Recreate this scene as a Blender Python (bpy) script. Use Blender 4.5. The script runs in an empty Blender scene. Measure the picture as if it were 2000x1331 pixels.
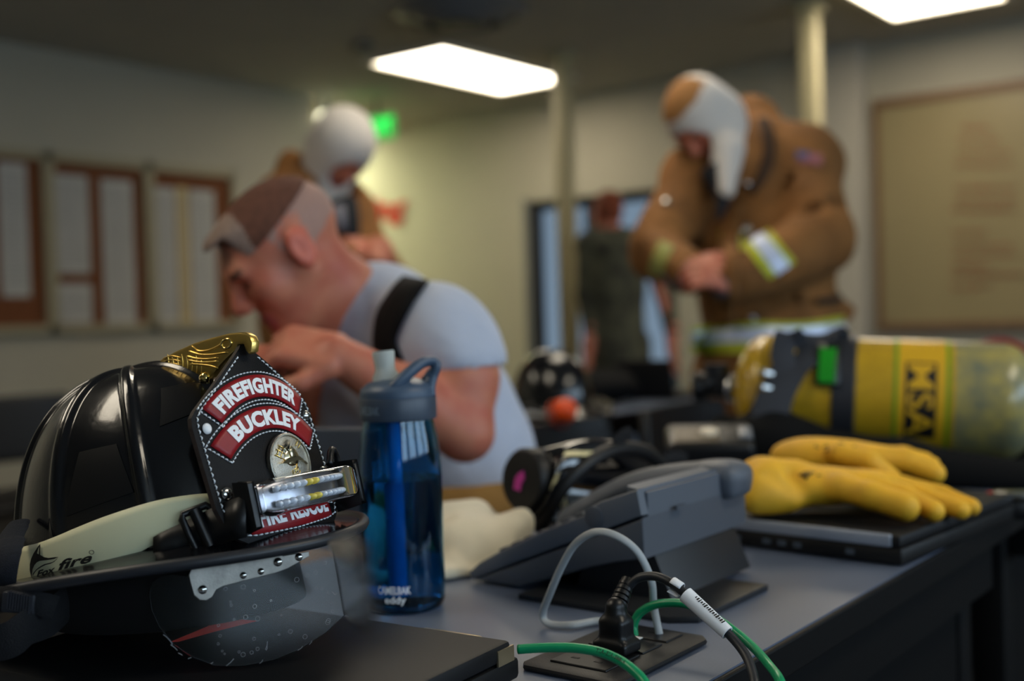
import bpy, bmesh, math, random
import numpy as np
from math import sin, cos, pi, radians, sqrt, atan2
from mathutils import Matrix, Vector

random.seed(7)
SC = bpy.context.scene
COL = SC.collection

# ------------------------------------------------------------------ camera
# world = room axes (walls along X and Y).  "level frame" = camera heading:
# x to the right of the view, y along the view, z height.
YAW = radians(37.8)
CZ = 1.034            # camera height
FPX = 2230.0          # focal length in pixels of a 2000 px wide frame
PITCH = 46.0 / FPX
ROLL = 0.031
_c, _s = cos(YAW), sin(YAW)


def W(p):
    return Vector((p[0] * _c - p[1] * _s, p[0] * _s + p[1] * _c, p[2]))


def LV(p):            # world -> level
    return Vector((p[0] * _c + p[1] * _s, -p[0] * _s + p[1] * _c, p[2]))


_fw = Vector((0, cos(PITCH), -sin(PITCH)))
_u0 = Vector((0, sin(PITCH), cos(PITCH)))
_r0 = Vector((1, 0, 0))
CR = cos(ROLL) * _r0 - sin(ROLL) * _u0
CU = cos(ROLL) * _u0 + sin(ROLL) * _r0
CAM0 = Vector((0, 0, CZ))


def ray(px, py):
    return _fw + CR * ((px - 1000.0) / FPX) + CU * ((665.5 - py) / FPX)


def pix(px, py, d):   # level-frame point seen at a pixel, at depth d
    return CAM0 + ray(px, py) * d


def pixz(px, py, z):
    r = ray(px, py)
    return CAM0 + r * ((z - CZ) / r.z)


def pixplane(px, py, P0, U, V):      # (u, v) on a plane in the level frame
    r = ray(px, py)
    n = U.cross(V)
    t = (P0 - CAM0).dot(n) / r.dot(n)
    q = CAM0 + r * t - P0
    return q.dot(U) / U.dot(U), q.dot(V) / V.dot(V)


cam = bpy.data.cameras.new('camera')
camo = bpy.data.objects.new('camera', cam)
COL.objects.link(camo)
M = Matrix.Identity(4)
for i, a in enumerate((W(CR), W(CU), -W(_fw))):
    for j in range(3):
        M[j][i] = a[j]
M.translation = CAM0
camo.matrix_world = M
cam.sensor_fit = 'HORIZONTAL'
cam.sensor_width = 36.0
cam.lens = FPX / 2000.0 * 36.0
cam.clip_start = 0.02
cam.clip_end = 200
cam.dof.use_dof = True
cam.dof.focus_distance = 0.885
cam.dof.aperture_fstop = 2.9
cam.dof.aperture_blades = 0
SC.camera = camo

# ------------------------------------------------------------------ sky, exposure
vs = SC.view_settings
vs.view_transform = 'Standard'
vs.look = 'None'
vs.exposure = 0.62
vs.gamma = 1.0
vs.use_curve_mapping = False
wd = bpy.data.worlds.new('sky')
SC.world = wd
wd.use_nodes = True
bg = wd.node_tree.nodes['Background']
bg.inputs['Color'].default_value = (0.40, 0.53, 0.66, 1)
bg.inputs['Strength'].default_value = 6.5
LAMP = 6.0            # radiance of the ceiling lamps' diffusers
SC.cycles.max_bounces = 10
SC.cycles.transmission_bounces = 10
SC.cycles.transparent_max_bounces = 16
SC.cycles.caustics_refractive = True
SC.cycles.blur_glossy = 0.6
SC.cycles.caustics_reflective = False
SC.cycles.sample_clamp_indirect = 4.0


# ------------------------------------------------------------------ materials
def lin(c):
    o = []
    for v in c[:3]:
        v = v / 255.0
        o.append(v / 12.92 if v <= 0.04045 else ((v + 0.055) / 1.055) ** 2.4)
    return (o[0], o[1], o[2], 1.0)


MATS = {}


def mat(name, rgb, rough=0.5, metal=0.0, var=None, bump=None, spec=0.5, coat=0.0, trans=0.0,
        ior=1.45, emit=0.0, sheen=0.0, alpha=1.0, rgb2=None, aniso=None, rvar=0.0):
    """procedural principled material.  var=(scale, amount) colour noise towards rgb2 (or darker),
    bump=(scale, strength, distance)"""
    if name in MATS:
        return MATS[name]
    m = bpy.data.materials.new(name)
    m.use_nodes = True
    nt = m.node_tree
    b = nt.nodes['Principled BSDF']
    col = lin(rgb)
    b.inputs['Base Color'].default_value = col
    b.inputs['Roughness'].default_value = rough
    b.inputs['Metallic'].default_value = metal
    b.inputs['IOR'].default_value = ior
    b.inputs['Specular IOR Level'].default_value = spec
    b.inputs['Coat Weight'].default_value = coat
    b.inputs['Coat Roughness'].default_value = 0.08
    b.inputs['Transmission Weight'].default_value = trans
    b.inputs['Sheen Weight'].default_value = sheen
    b.inputs['Alpha'].default_value = alpha
    if emit:
        b.inputs['Emission Color'].default_value = col
        b.inputs['Emission Strength'].default_value = emit
    tc = None
    if var or bump or rvar:
        tc = nt.nodes.new('ShaderNodeTexCoord')
        mp = nt.nodes.new('ShaderNodeMapping')
        nt.links.new(tc.outputs['Object'], mp.inputs['Vector'])
        if aniso:
            mp.inputs['Scale'].default_value = aniso
    if var:
        n = nt.nodes.new('ShaderNodeTexNoise')
        n.inputs['Scale'].default_value = var[0]
        n.inputs['Detail'].default_value = 6
        n.inputs['Roughness'].default_value = 0.6
        nt.links.new(mp.outputs[0], n.inputs['Vector'])
        mx = nt.nodes.new('ShaderNodeMix')
        mx.data_type = 'RGBA'
        c2 = lin(rgb2) if rgb2 else tuple(x * (1 - var[1]) for x in col[:3]) + (1,)
        mx.inputs[6].default_value = col
        mx.inputs[7].default_value = c2
        rp = nt.nodes.new('ShaderNodeMapRange')
        rp.inputs[1].default_value = 0.35
        rp.inputs[2].default_value = 0.65
        nt.links.new(n.outputs['Fac'], rp.inputs[0])
        nt.links.new(rp.outputs[0], mx.inputs[0])
        nt.links.new(mx.outputs[2], b.inputs['Base Color'])
    if rvar:
        n = nt.nodes.new('ShaderNodeTexNoise')
        n.inputs['Scale'].default_value = 30
        n.inputs['Detail'].default_value = 5
        nt.links.new(mp.outputs[0], n.inputs['Vector'])
        rp = nt.nodes.new('ShaderNodeMapRange')
        rp.inputs[3].default_value = max(0.02, rough - rvar)
        rp.inputs[4].default_value = rough + rvar
        nt.links.new(n.outputs['Fac'], rp.inputs[0])
        nt.links.new(rp.outputs[0], b.inputs['Roughness'])
    if bump:
        n = nt.nodes.new('ShaderNodeTexNoise')
        n.inputs['Scale'].default_value = bump[0]
        n.inputs['Detail'].default_value = 4
        nt.links.new(mp.outputs[0], n.inputs['Vector'])
        bm = nt.nodes.new('ShaderNodeBump')
        bm.inputs['Strength'].default_value = bump[1]
        bm.inputs['Distance'].default_value = bump[2] if len(bump) > 2 else 0.001
        nt.links.new(n.outputs['Fac'], bm.inputs['Height'])
        nt.links.new(bm.outputs[0], b.inputs['Normal'])
    MATS[name] = m
    return m


# ------------------------------------------------------------------ geometry helpers
def I4():
    return Matrix.Identity(4)


def frame(o, x, y, z):
    m = I4()
    for i, a in enumerate((x, y, z)):
        for j in range(3):
            m[j][i] = a[j]
    m.translation = Vector(o)
    return m


def zframe(o, d, up=Vector((0, 0, 1))):
    """frame at o with z axis along d"""
    z = Vector(d).normalized()
    up = Vector(up)
    if abs(z.dot(up.normalized())) > 0.97:
        up = Vector((1, 0, 0))
    x = up.cross(z).normalized()
    y = z.cross(x)
    return frame(o, x, y, z)


def spline(pts, n=8, closed=False):
    pts = [Vector(p) for p in pts]
    out = []
    N = len(pts)
    rng = range(N if closed else N - 1)
    for i in rng:
        if closed:
            p0, p1, p2, p3 = pts[i - 1], pts[i], pts[(i + 1) % N], pts[(i + 2) % N]
        else:
            p1, p2 = pts[i], pts[i + 1]
            p0 = pts[i - 1] if i > 0 else p1 * 2 - p2
            p3 = pts[i + 2] if i + 2 < N else p2 * 2 - p1
        for k in range(n):
            t = k / n
            out.append(0.5 * ((2 * p1) + (p2 - p0) * t + (2 * p0 - 5 * p1 + 4 * p2 - p3) * t * t
                              + (3 * p1 - p0 - 3 * p2 + p3) * t ** 3))
    if not closed:
        out.append(pts[-1])
    return out


class MB:
    """collects geometry; frame 'L' = level frame, 'R' = room (world) frame"""

    def __init__(s, fr='L'):
        s.v, s.f, s.m, s.fr = [], [], [], fr

    def add(s, vs_, fs, M=None, mi=0):
        o = len(s.v)
        if M is not None:
            vs_ = [M @ Vector(p) for p in vs_]
        s.v.extend([Vector(p) for p in vs_])
        s.f.extend([tuple(i + o for i in f) for f in fs])
        s.m.extend([mi] * len(fs))
        return s

    def addbm(s, bm, M=None, mi=0):
        bm.verts.index_update()
        s.add([v.co.copy() for v in bm.verts], [[v.index for v in f.verts] for f in bm.faces], M, mi)
        bm.free()
        return s

    def box(s, c, size, M=None, bev=0.0, seg=2, mi=0):
        bm = bmesh.new()
        bmesh.ops.create_cube(bm, size=1.0)
        for v in bm.verts:
            v.co = Vector((v.co.x * size[0] + c[0], v.co.y * size[1] + c[1], v.co.z * size[2] + c[2]))
        if bev:
            bmesh.ops.bevel(bm, geom=bm.edges[:], offset=bev, segments=seg, affect='EDGES', profile=0.5)
        return s.addbm(bm, M, mi)

    def tube(s, pts, r, n=10, cap=True, closed=False, flat=None, up=None, mi=0, M=None):
        pts = [Vector(p) for p in pts]
        N = len(pts)
        rr = r if isinstance(r, (list, tuple)) else [r] * N
        tang = []
        for i in range(N):
            if closed:
                t = pts[(i + 1) % N] - pts[i - 1]
            else:
                t = pts[min(i + 1, N - 1)] - pts[max(i - 1, 0)]
            tang.append(t.normalized() if t.length > 1e-9 else Vector((0, 0, 1)))
        a = Vector(up) if up is not None else Vector((0, 0, 1))
        if abs(a.normalized().dot(tang[0])) > 0.95 and up is None:
            a = Vector((1, 0, 0))
        x = (a - tang[0] * a.dot(tang[0])).normalized()
        vs_, fs = [], []
        for i in range(N):
            if up is not None:
                x = (Vector(up) - tang[i] * Vector(up).dot(tang[i])).normalized()
            else:
                x = (x - tang[i] * x.dot(tang[i])).normalized()
            y = tang[i].cross(x)
            fx, fy = (1, 1) if flat is None else flat
            for k in range(n):
                q = 2 * pi * k / n
                vs_.append(pts[i] + x * (cos(q) * rr[i] * fx) + y * (sin(q) * rr[i] * fy))
        L = N if closed else N - 1
        for i in range(L):
            j = (i + 1) % N
            for k in range(n):
                k2 = (k + 1) % n
                fs.append((i * n + k, i * n + k2, j * n + k2, j * n + k))
        if cap and not closed:
            fs.append(tuple(range(n - 1, -1, -1)))
            fs.append(tuple((N - 1) * n + k for k in range(n)))
        return s.add(vs_, fs, M, mi)

    def lathe(s, prof, M=None, n=32, mi=0, a0=0.0, a1=2 * pi):
        full = abs(a1 - a0 - 2 * pi) < 1e-6
        vs_, fs = [], []
        K = len(prof)
        cnt = n if full else n + 1
        for k in range(cnt):
            q = a0 + (a1 - a0) * k / n
            for (r, z) in prof:
                vs_.append(Vector((r * cos(q), r * sin(q), z)))
        for k in range(n):
            k2 = (k + 1) % cnt
            for i in range(K - 1):
                fs.append((k * K + i, k2 * K + i, k2 * K + i + 1, k * K + i + 1))
        bm = bmesh.new()
        bv = [bm.verts.new(p) for p in vs_]
        for f in fs:
            try:
                bm.faces.new([bv[i] for i in f])
            except ValueError:
                pass
        bmesh.ops.remove_doubles(bm, verts=bm.verts[:], dist=1e-6)
        bmesh.ops.recalc_face_normals(bm, faces=bm.faces[:])
        return s.addbm(bm, M, mi)

    def prism(s, poly, z0, z1, M=None, bev=0.0, seg=2, mi=0):
        bm = bmesh.new()
        lo = [bm.verts.new((p[0], p[1], z0)) for p in poly]
        hi = [bm.verts.new((p[0], p[1], z1)) for p in poly]
        n = len(poly)
        bm.faces.new(lo[::-1])
        top = bm.faces.new(hi)
        for i in range(n):
            bm.faces.new((lo[i], lo[(i + 1) % n], hi[(i + 1) % n], hi[i]))
        bmesh.ops.recalc_face_normals(bm, faces=bm.faces[:])
        if bev:
            ed = [e for e in bm.edges if len({v.co.z for v in e.verts}) == 1]
            bmesh.ops.bevel(bm, geom=ed, offset=bev, segments=seg, affect='EDGES', profile=0.5)
        bmesh.ops.triangulate(bm, faces=[f for f in bm.faces if len(f.verts) > 4])
        return s.addbm(bm, M, mi)

    def ball(s, c, r, M=None, nu=16, nv=10, mi=0):
        if not isinstance(r, (tuple, list, Vector)):
            r = (r, r, r)
        bm = bmesh.new()
        bmesh.ops.create_uvsphere(bm, u_segments=nu, v_segments=nv, radius=1.0)
        for v in bm.verts:
            v.co = Vector((v.co.x * r[0] + c[0], v.co.y * r[1] + c[1], v.co.z * r[2] + c[2]))
        return s.addbm(bm, M, mi)

    def grid(s, fn, nu, nv, closed_u=False, M=None, mi=0, thick=None):
        """fn(u,v)->Vector, u,v in 0..1"""
        vs_, fs = [], []
        cu = nu if closed_u else nu + 1
        for j in range(nv + 1):
            for i in range(cu):
                vs_.append(fn(i / nu, j / nv))
        for j in range(nv):
            for i in range(nu):
                i2 = (i + 1) % cu
                fs.append((j * cu + i, j * cu + i2, (j + 1) * cu + i2, (j + 1) * cu + i))
        return s.add(vs_, fs, M, mi)

    def build(s, name, mats, parent=None, smooth=30, bev=0.0, label=None, kind=None, base=None,
              solid=0.0, cat=None, group=None, sub=0):
        me = bpy.data.meshes.new(name)
        wv = [W(p) if s.fr == 'L' else p for p in s.v]
        o = bpy.data.objects.new(name, me)
        root = parent
        while root is not None and root.parent is not None:
            root = root.parent
        if root is not None:
            org = Vector(root['_org'])
        elif base is not None:
            org = W(base) if s.fr == 'L' else Vector(base)
        else:
            xs = [p.x for p in wv]
            ys = [p.y for p in wv]
            zs = [p.z for p in wv]
            org = Vector(((min(xs) + max(xs)) / 2, (min(ys) + max(ys)) / 2, min(zs)))
        me.from_pydata([p - org for p in wv], [], s.f)
        ml = mats if isinstance(mats, (list, tuple)) else [mats]
        for m_ in ml:
            me.materials.append(m_)
        me.polygons.foreach_set('material_index', s.m)
        if smooth:
            me.polygons.foreach_set('use_smooth', [True] * len(me.polygons))
            if smooth < 180:
                me.set_sharp_from_angle(angle=radians(smooth))
        me.update()
        COL.objects.link(o)
        if parent is not None:
            o.parent = parent
        else:
            o.location = org
            o['_org'] = tuple(org)
        if solid:
            md = o.modifiers.new('solid', 'SOLIDIFY')
            md.thickness = solid
            md.offset = 0
        if bev:
            md = o.modifiers.new('bevel', 'BEVEL')
            md.width = bev
            md.segments = 2
            md.limit_method = 'ANGLE'
            md.angle_limit = radians(35)
        if sub:
            md = o.modifiers.new('sub', 'SUBSURF')
            md.levels = md.render_levels = sub
        tag(o, label, cat, group, kind)
        return o


def tag(o, label=None, cat=None, group=None, kind=None):
    if label:
        o['label'] = label
    if cat:
        o['category'] = cat
    if group:
        o['group'] = group
    if kind:
        o['kind'] = kind
    return o


def thing(name, label, cat, base, group=None, fr='L'):
    o = bpy.data.objects.new(name, None)
    COL.objects.link(o)
    org = W(base) if fr == 'L' else Vector(base)
    o.location = org
    o['_org'] = tuple(org)
    o.empty_display_size = 0.05
    return tag(o, label, cat, group)


def copy_thing(src, dloc, label, group=None):
    def cp(o, par):
        c = o.copy()
        COL.objects.link(c)
        c.parent = par
        for ch in [k for k in COL.objects if k.parent == o]:
            cp(ch, c)
        return c
    r = cp(src, None)
    r.location = src.location + Vector(dloc)
    r['_org'] = tuple(r.location)
    r['label'] = label
    if group:
        r['group'] = group
    return r


def text_geo(body, size=1.0, bold=0.0, space=1.0, shear=0.0, extr=0.0, align='CENTER'):
    cu = bpy.data.curves.new('txt', 'FONT')
    cu.body = body
    cu.size = size
    cu.offset = bold
    cu.space_character = space
    cu.shear = shear
    cu.extrude = extr
    cu.resolution_u = 3
    cu.align_x = align
    cu.align_y = 'CENTER'
    ob = bpy.data.objects.new('txt', cu)
    COL.objects.link(ob)
    dg = bpy.context.evaluated_depsgraph_get()
    me = bpy.data.meshes.new_from_object(ob.evaluated_get(dg))
    vs_ = [v.co.copy() for v in me.vertices]
    fs = [tuple(p.vertices) for p in me.polygons]
    bpy.data.objects.remove(ob)
    bpy.data.curves.remove(cu)
    bpy.data.meshes.remove(me)
    return vs_, fs


# ------------------------------------------------------------------ signed-distance modelling
def _rcone(P, a, b, ra, rb):
    a = np.array(a, dtype=np.float32)
    b = np.array(b, dtype=np.float32)
    ba = b - a
    pa = P - a
    h = np.clip((pa @ ba) / max(float(ba @ ba), 1e-9), 0, 1)
    return np.linalg.norm(pa - h[..., None] * ba, axis=-1) - (ra + (rb - ra) * h)


def _ell(P, c, r, R):
    q = P - np.array(c, dtype=np.float32)
    if R is not None:
        q = q @ R
    r = np.array(r, dtype=np.float32)
    k0 = np.linalg.norm(q / r, axis=-1)
    k1 = np.linalg.norm(q / (r * r), axis=-1)
    return k0 * (k0 - 1.0) / np.maximum(k1, 1e-6)


def _rbox(P, c, hsz, R, rd):
    q = P - np.array(c, dtype=np.float32)
    if R is not None:
        q = q @ R
    q = np.abs(q) - (np.array(hsz, dtype=np.float32) - rd)
    return np.linalg.norm(np.maximum(q, 0), axis=-1) + np.minimum(q.max(axis=-1), 0) - rd


def RC(a, b, ra, rb=None, k=0.01, op='u', m=0):
    return dict(t='rc', a=Vector(a), b=Vector(b), ra=ra, rb=ra if rb is None else rb, k=k, op=op, m=m)


def EL(c, r, R=None, k=0.01, op='u', m=0):
    if not isinstance(r, (tuple, list)):
        r = (r, r, r)
    return dict(t='el', c=Vector(c), r=tuple(r), R=R, k=k, op=op, m=m)


def BX(c, h, R=None, rd=0.005, k=0.01, op='u', m=0):
    return dict(t='bx', c=Vector(c), h=tuple(h), R=R, rd=rd, k=k, op=op, m=m)


def chain(pts, rs, k=0.01, m=0, op='u'):
    return [RC(pts[i], pts[i + 1], rs[i], rs[i + 1], k, op, m) for i in range(len(pts) - 1)]


def xform(prims, M):
    """move primitives with a rigid matrix (plus uniform scale)"""
    sc = M.to_scale()[0]
    R3 = np.array((M.to_3x3() * (1.0 / sc)), dtype=np.float32)
    out = []
    for p in prims:
        q = dict(p)
        q['k'] = p['k'] * sc
        if p['t'] == 'rc':
            q['a'], q['b'] = M @ p['a'], M @ p['b']
            q['ra'], q['rb'] = p['ra'] * sc, p['rb'] * sc
        else:
            q['c'] = M @ p['c']
            q['R'] = R3 if p['R'] is None else R3 @ p['R']
            if p['t'] == 'el':
                q['r'] = tuple(x * sc for x in p['r'])
            else:
                q['h'] = tuple(x * sc for x in p['h'])
                q['rd'] = p['rd'] * sc
        out.append(q)
    return out


def _ext(p):
    if p['t'] == 'rc':
        r = max(p['ra'], p['rb'])
        lo = [min(p['a'][i], p['b'][i]) - r for i in range(3)]
        hi = [max(p['a'][i], p['b'][i]) + r for i in range(3)]
    else:
        r = p['r'] if p['t'] == 'el' else p['h']
        if p['R'] is None:
            e = r
        else:
            e = [sum(abs(float(p['R'][i][j])) * r[j] for j in range(3)) for i in range(3)]
        lo = [p['c'][i] - e[i] for i in range(3)]
        hi = [p['c'][i] + e[i] for i in range(3)]
    return np.array(lo), np.array(hi)


def sdf_mb(prims, h, warp=None, fr='L', relax=1):
    """blend primitives on a grid of pitch h, return an MB with the zero surface"""
    los, his = zip(*[_ext(p) for p in prims if p['op'] == 'u'])
    lo = np.min(los, axis=0) - 3 * h
    hi = np.max(his, axis=0) + 3 * h
    n = np.maximum(((hi - lo) / h).astype(int) + 1, 4)
    D = np.full(n, 1.0, dtype=np.float32)
    B = np.full(n, 1.0, dtype=np.float32)
    MI = np.zeros(n, dtype=np.int16)
    ax = [lo[i] + h * np.arange(n[i]) for i in range(3)]
    for p in prims:
        a, b = _ext(p)
        mg = p['k'] + 4 * h + 0.01
        i0 = np.clip(((a - mg - lo) / h).astype(int), 0, n)
        i1 = np.clip(((b + mg - lo) / h).astype(int) + 2, 0, n)
        if (i1 <= i0).any():
            continue
        sl = tuple(slice(i0[i], i1[i]) for i in range(3))
        P = np.stack(np.meshgrid(*[ax[i][sl[i]] for i in range(3)], indexing='ij'), -1).astype(np.float32)
        if warp is not None:
            P = warp(P)
        if p['t'] == 'rc':
            d = _rcone(P, p['a'], p['b'], p['ra'], p['rb'])
        elif p['t'] == 'el':
            d = _ell(P, p['c'], p['r'], p['R'])
        else:
            d = _rbox(P, p['c'], p['h'], p['R'], p['rd'])
        k = max(p['k'], 1e-5)
        C = D[sl]
        if p['op'] == 'u':
            q = np.maximum(k - np.abs(C - d), 0) / k
            D[sl] = np.minimum(C, d) - q * q * k * 0.25
            bt = d < B[sl]
            MI[sl] = np.where(bt, p['m'], MI[sl])
            B[sl] = np.where(bt, d, B[sl])
        elif p['op'] == 's':
            q = np.maximum(k - np.abs(C + d), 0) / k
            D[sl] = np.maximum(C, -d) + q * q * k * 0.25
        elif p['op'] == 'p':      # paint only
            MI[sl] = np.where(d < 0, p['m'], MI[sl])
    # naive surface nets
    S = D < 0
    cs = [S[i:n[0] - 1 + i, j:n[1] - 1 + j, k2:n[2] - 1 + k2] for i in (0, 1) for j in (0, 1) for k2 in (0, 1)]
    tot = sum(c.astype(np.int8) for c in cs)
    act = (tot > 0) & (tot < 8)
    idx = -np.ones(act.shape, dtype=np.int64)
    cells = np.argwhere(act)
    idx[act] = np.arange(len(cells))
    acc = np.zeros((len(cells), 3))
    cnt = np.zeros(len(cells))
    offs = [(i, j, k2) for i in (0, 1) for j in (0, 1) for k2 in (0, 1)]
    vals = [D[cells[:, 0] + o[0], cells[:, 1] + o[1], cells[:, 2] + o[2]] for o in offs]
    for e0 in range(8):
        for bit in (1, 2, 4):
            e1 = e0 | bit
            if e1 == e0:
                continue
            va, vb = vals[e0], vals[e1]
            cr = (va < 0) != (vb < 0)
            t = np.where(cr, va / np.where(np.abs(va - vb) < 1e-12, 1e-12, va - vb), 0)
            pa = np.array(offs[e0], dtype=float)
            pb = np.array(offs[e1], dtype=float)
            q = pa + t[:, None] * (pb - pa)
            acc[cr] += q[cr]
            cnt[cr] += 1
    V = lo + h * (cells + acc / cnt[:, None])
    faces = []
    for axn in range(3):
        a1, a2 = (axn + 1) % 3, (axn + 2) % 3
        sl0 = [slice(1, n[i] - 1) for i in range(3)]
        sl1 = list(sl0)
        sl0[axn] = slice(0, n[axn] - 1)
        sl1[axn] = slice(1, n[axn])
        A, Bq = S[tuple(sl0)], S[tuple(sl1)]
        for flip, msk in ((False, A & ~Bq), (True, ~A & Bq)):
            e = np.argwhere(msk)
            e[:, a1] += 1
            e[:, a2] += 1
            if not len(e):
                continue
            def cid(d1, d2):
                c = e.copy()
                c[:, a1] -= d1
                c[:, a2] -= d2
                return idx[c[:, 0], c[:, 1], c[:, 2]]
            q = np.stack([cid(1, 1), cid(0, 1), cid(0, 0), cid(1, 0)], -1)
            faces.append(q[:, ::-1] if flip else q)
    F = np.concatenate(faces)
    for _ in range(relax):     # light smoothing
        s_ = np.zeros_like(V)
        c_ = np.zeros(len(V))
        for a, b in ((0, 1), (1, 2), (2, 3), (3, 0)):
            np.add.at(s_, F[:, a], V[F[:, b]])
            np.add.at(c_, F[:, a], 1)
            np.add.at(s_, F[:, b], V[F[:, a]])
            np.add.at(c_, F[:, b], 1)
        V = 0.5 * V + 0.5 * s_ / c_[:, None]
    mb = MB(fr)
    mb.v = [Vector(p) for p in V]
    mb.f = [tuple(int(i) for i in f) for f in F]
    cc = np.clip(np.rint((V[F].mean(axis=1) - lo) / h).astype(int), 0, n - 1)
    mb.m = [int(x) for x in MI[cc[:, 0], cc[:, 1], cc[:, 2]]]
    return mb


def R3(M):
    return np.array(M.to_3x3(), dtype=np.float32)


def eul(x=0, y=0, z=0):
    from mathutils import Euler
    return np.array(Euler((radians(x), radians(y), radians(z))).to_matrix(), dtype=np.float32)



def folds(A, f=1.0):
    """cloth folds: a gentle wavy warp of space"""
    ks = [((9, 4, 17), 0.3, (1, .6, .2)), ((-13, 7, 11), 1.7, (.3, 1, .4)), ((21, -9, 15), 2.9, (.5, .8, .5)), ((6, 19, -27), 4.1, (.8, .5, .4)), ((31, 12, 24), 5.2, (.3, .5, .3))]
    def w(P):
        d = np.zeros_like(P)
        for k, ph, a in ks:
            d += np.sin(P @ (np.array(k, dtype=np.float32) * f) + ph)[..., None] * np.array(a, dtype=np.float32) * np.float32(A * .6)
        return P + d
    return w


# ================================================================== the room
HC = 2.734           # ceiling height
XL, YB = -6.4, 7.33  # left wall, back wall
XR, YF = 3.2, -4.6

m_wall = mat('painted_wall', (176, 170, 152), 0.75, var=(1.5, 0.06), bump=(90, 0.15, 0.001))
m_ceil = mat('ceiling_paint', (190, 186, 176), 0.9, var=(3, 0.06), bump=(160, 0.3, 0.002))
m_floor = mat('dark_carpet', (34, 30, 28), 0.95, var=(60, 0.4), bump=(400, 0.6, 0.003))
m_trim = mat('trim_paint', (178, 168, 132), 0.55)
m_pil = mat('pilaster_paint', (178, 172, 158), 0.7)
m_dark = mat('dark_frame_metal', (34, 36, 40), 0.45, 0.3)
m_lampframe = mat('lamp_frame_white', (225, 220, 205), 0.5)
m_diff = mat('lamp_diffuser', (255, 242, 218), 0.6, emit=LAMP)


def rbox(name, lo, hi, m, parent=None, bev=0.0, **kw):
    b = MB('R')
    b.box([(lo[i] + hi[i]) / 2 for i in range(3)], [hi[i] - lo[i] for i in range(3)])
    return b.build(name, m, parent, smooth=0, bev=bev, **kw)


ST = dict(kind='structure')
rbox('floor', (-9.6, YF, -0.1), (XR, YB + 0.15, 0), m_floor, **ST)
rbox('ceiling', (-9.6, YF, HC), (XR, YB + 0.15, HC + 0.1), m_ceil, **ST)
rbox('wall_left', (XL - 0.14, YF, 0), (XL, 5.9, HC), m_wall, **ST)
WIN = [(-2.45, -0.95), (-0.55, 0.95), (1.35, 2.85), (3.25, 4.75)]
WZ0, WZ1 = 1.12, 2.35
b = MB('R')
def _wb(y0, y1, z0, z1):
    b.box((XR + .06, (y0 + y1) / 2, (z0 + z1) / 2), (.12, y1 - y0, z1 - z0))
_wb(YF, YB + .15, 0, WZ0)
_wb(YF, YB + .15, WZ1, HC)
_e = [YF] + [q for w_ in WIN for q in w_] + [YB + .15]
for i in range(0, len(_e), 2):
    _wb(_e[i], _e[i + 1], WZ0, WZ1)
b.build('wall_right', m_wall, smooth=0, **ST)
rbox('wall_front', (-9.6, YF - 0.12, 0), (XR, YF, HC), m_wall, **ST)
rbox('wall_hall_side', (-9.6, 5.76, 0), (XL - 0.14, 5.9, HC), m_wall, **ST)
rbox('wall_hall_end', (-9.72, 5.76, 0), (-9.6, YB + 0.15, HC), m_wall, **ST)
DX0, DX1, DZ = -5.50, -4.15, 1.95
b = MB('R')
for lo, hi in (((-9.6, YB, 0), (DX0, YB + 0.15, HC)), ((DX1, YB, 0), (XR, YB + 0.15, HC)),
               ((DX0, YB, DZ), (DX1, YB + 0.15, HC))):
    b.box([(lo[i] + hi[i]) / 2 for i in range(3)], [hi[i] - lo[i] for i in range(3)])
b.build('wall_back', m_wall, smooth=0, **ST)
rbox('baseboard_left', (XL, YF, 0), (XL + 0.015, 5.9, 0.1), m_dark, **ST)
rbox('baseboard_back', (DX1 + 0.05, YB - 0.015, 0), (XR, YB, 0.1), m_dark, **ST)
# pilaster beside the whiteboard
rbox('trim_1', (-2.98, YB - 0.16, 0), (-2.70, YB, HC), m_pil, bev=0.01, **ST)
# two slim posts from floor to ceiling
for i, (x, y) in enumerate(((-4.24, 6.08), (-2.56, 6.08))):
    b = MB('R')
    b.box((x, y, HC / 2), (0.10, 0.10, HC), bev=0.012)
    b.box((x, y, 0.05), (0.16, 0.16, 0.1), bev=0.01)
    b.box((x, y, HC - 0.03), (0.15, 0.15, 0.06), bev=0.01)
    b.build('trim_%d' % (i + 2), m_trim, smooth=30, **ST)
for i, (y0, y1) in enumerate(WIN):
    wn = thing('window_%d' % (i + 1), 'daylit window in the wall to the right of the camera', None, (XR + .06, (y0 + y1) / 2, WZ0), fr='R')
    wn['kind'] = 'structure'
    b = MB('R')
    for ya, yb, za, zb in ((y0, y0 + .05, WZ0, WZ1), (y1 - .05, y1, WZ0, WZ1), (y0, y1, WZ0, WZ0 + .05), (y0, y1, WZ1 - .05, WZ1), ((y0 + y1) / 2 - .02, (y0 + y1) / 2 + .02, WZ0, WZ1)):
        b.box((XR + .06, (ya + yb) / 2, (za + zb) / 2), (.05, yb - ya, zb - za))
    b.build('window_frame', m_lampframe, wn, smooth=0)
    pl_ = bpy.data.lights.new('window_portal', 'AREA')
    pl_.shape = 'RECTANGLE'
    pl_.size, pl_.size_y = y1 - y0, WZ1 - WZ0
    pl_.cycles.is_portal = True
    po_ = bpy.data.objects.new('window_portal', pl_)
    COL.objects.link(po_)
    po_.matrix_world = Matrix.Translation((XR + .125, (y0 + y1) / 2, (WZ0 + WZ1) / 2)) @ Matrix(((0, 0, 1, 0), (1, 0, 0, 0), (0, 1, 0, 0), (0, 0, 0, 1)))
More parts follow.
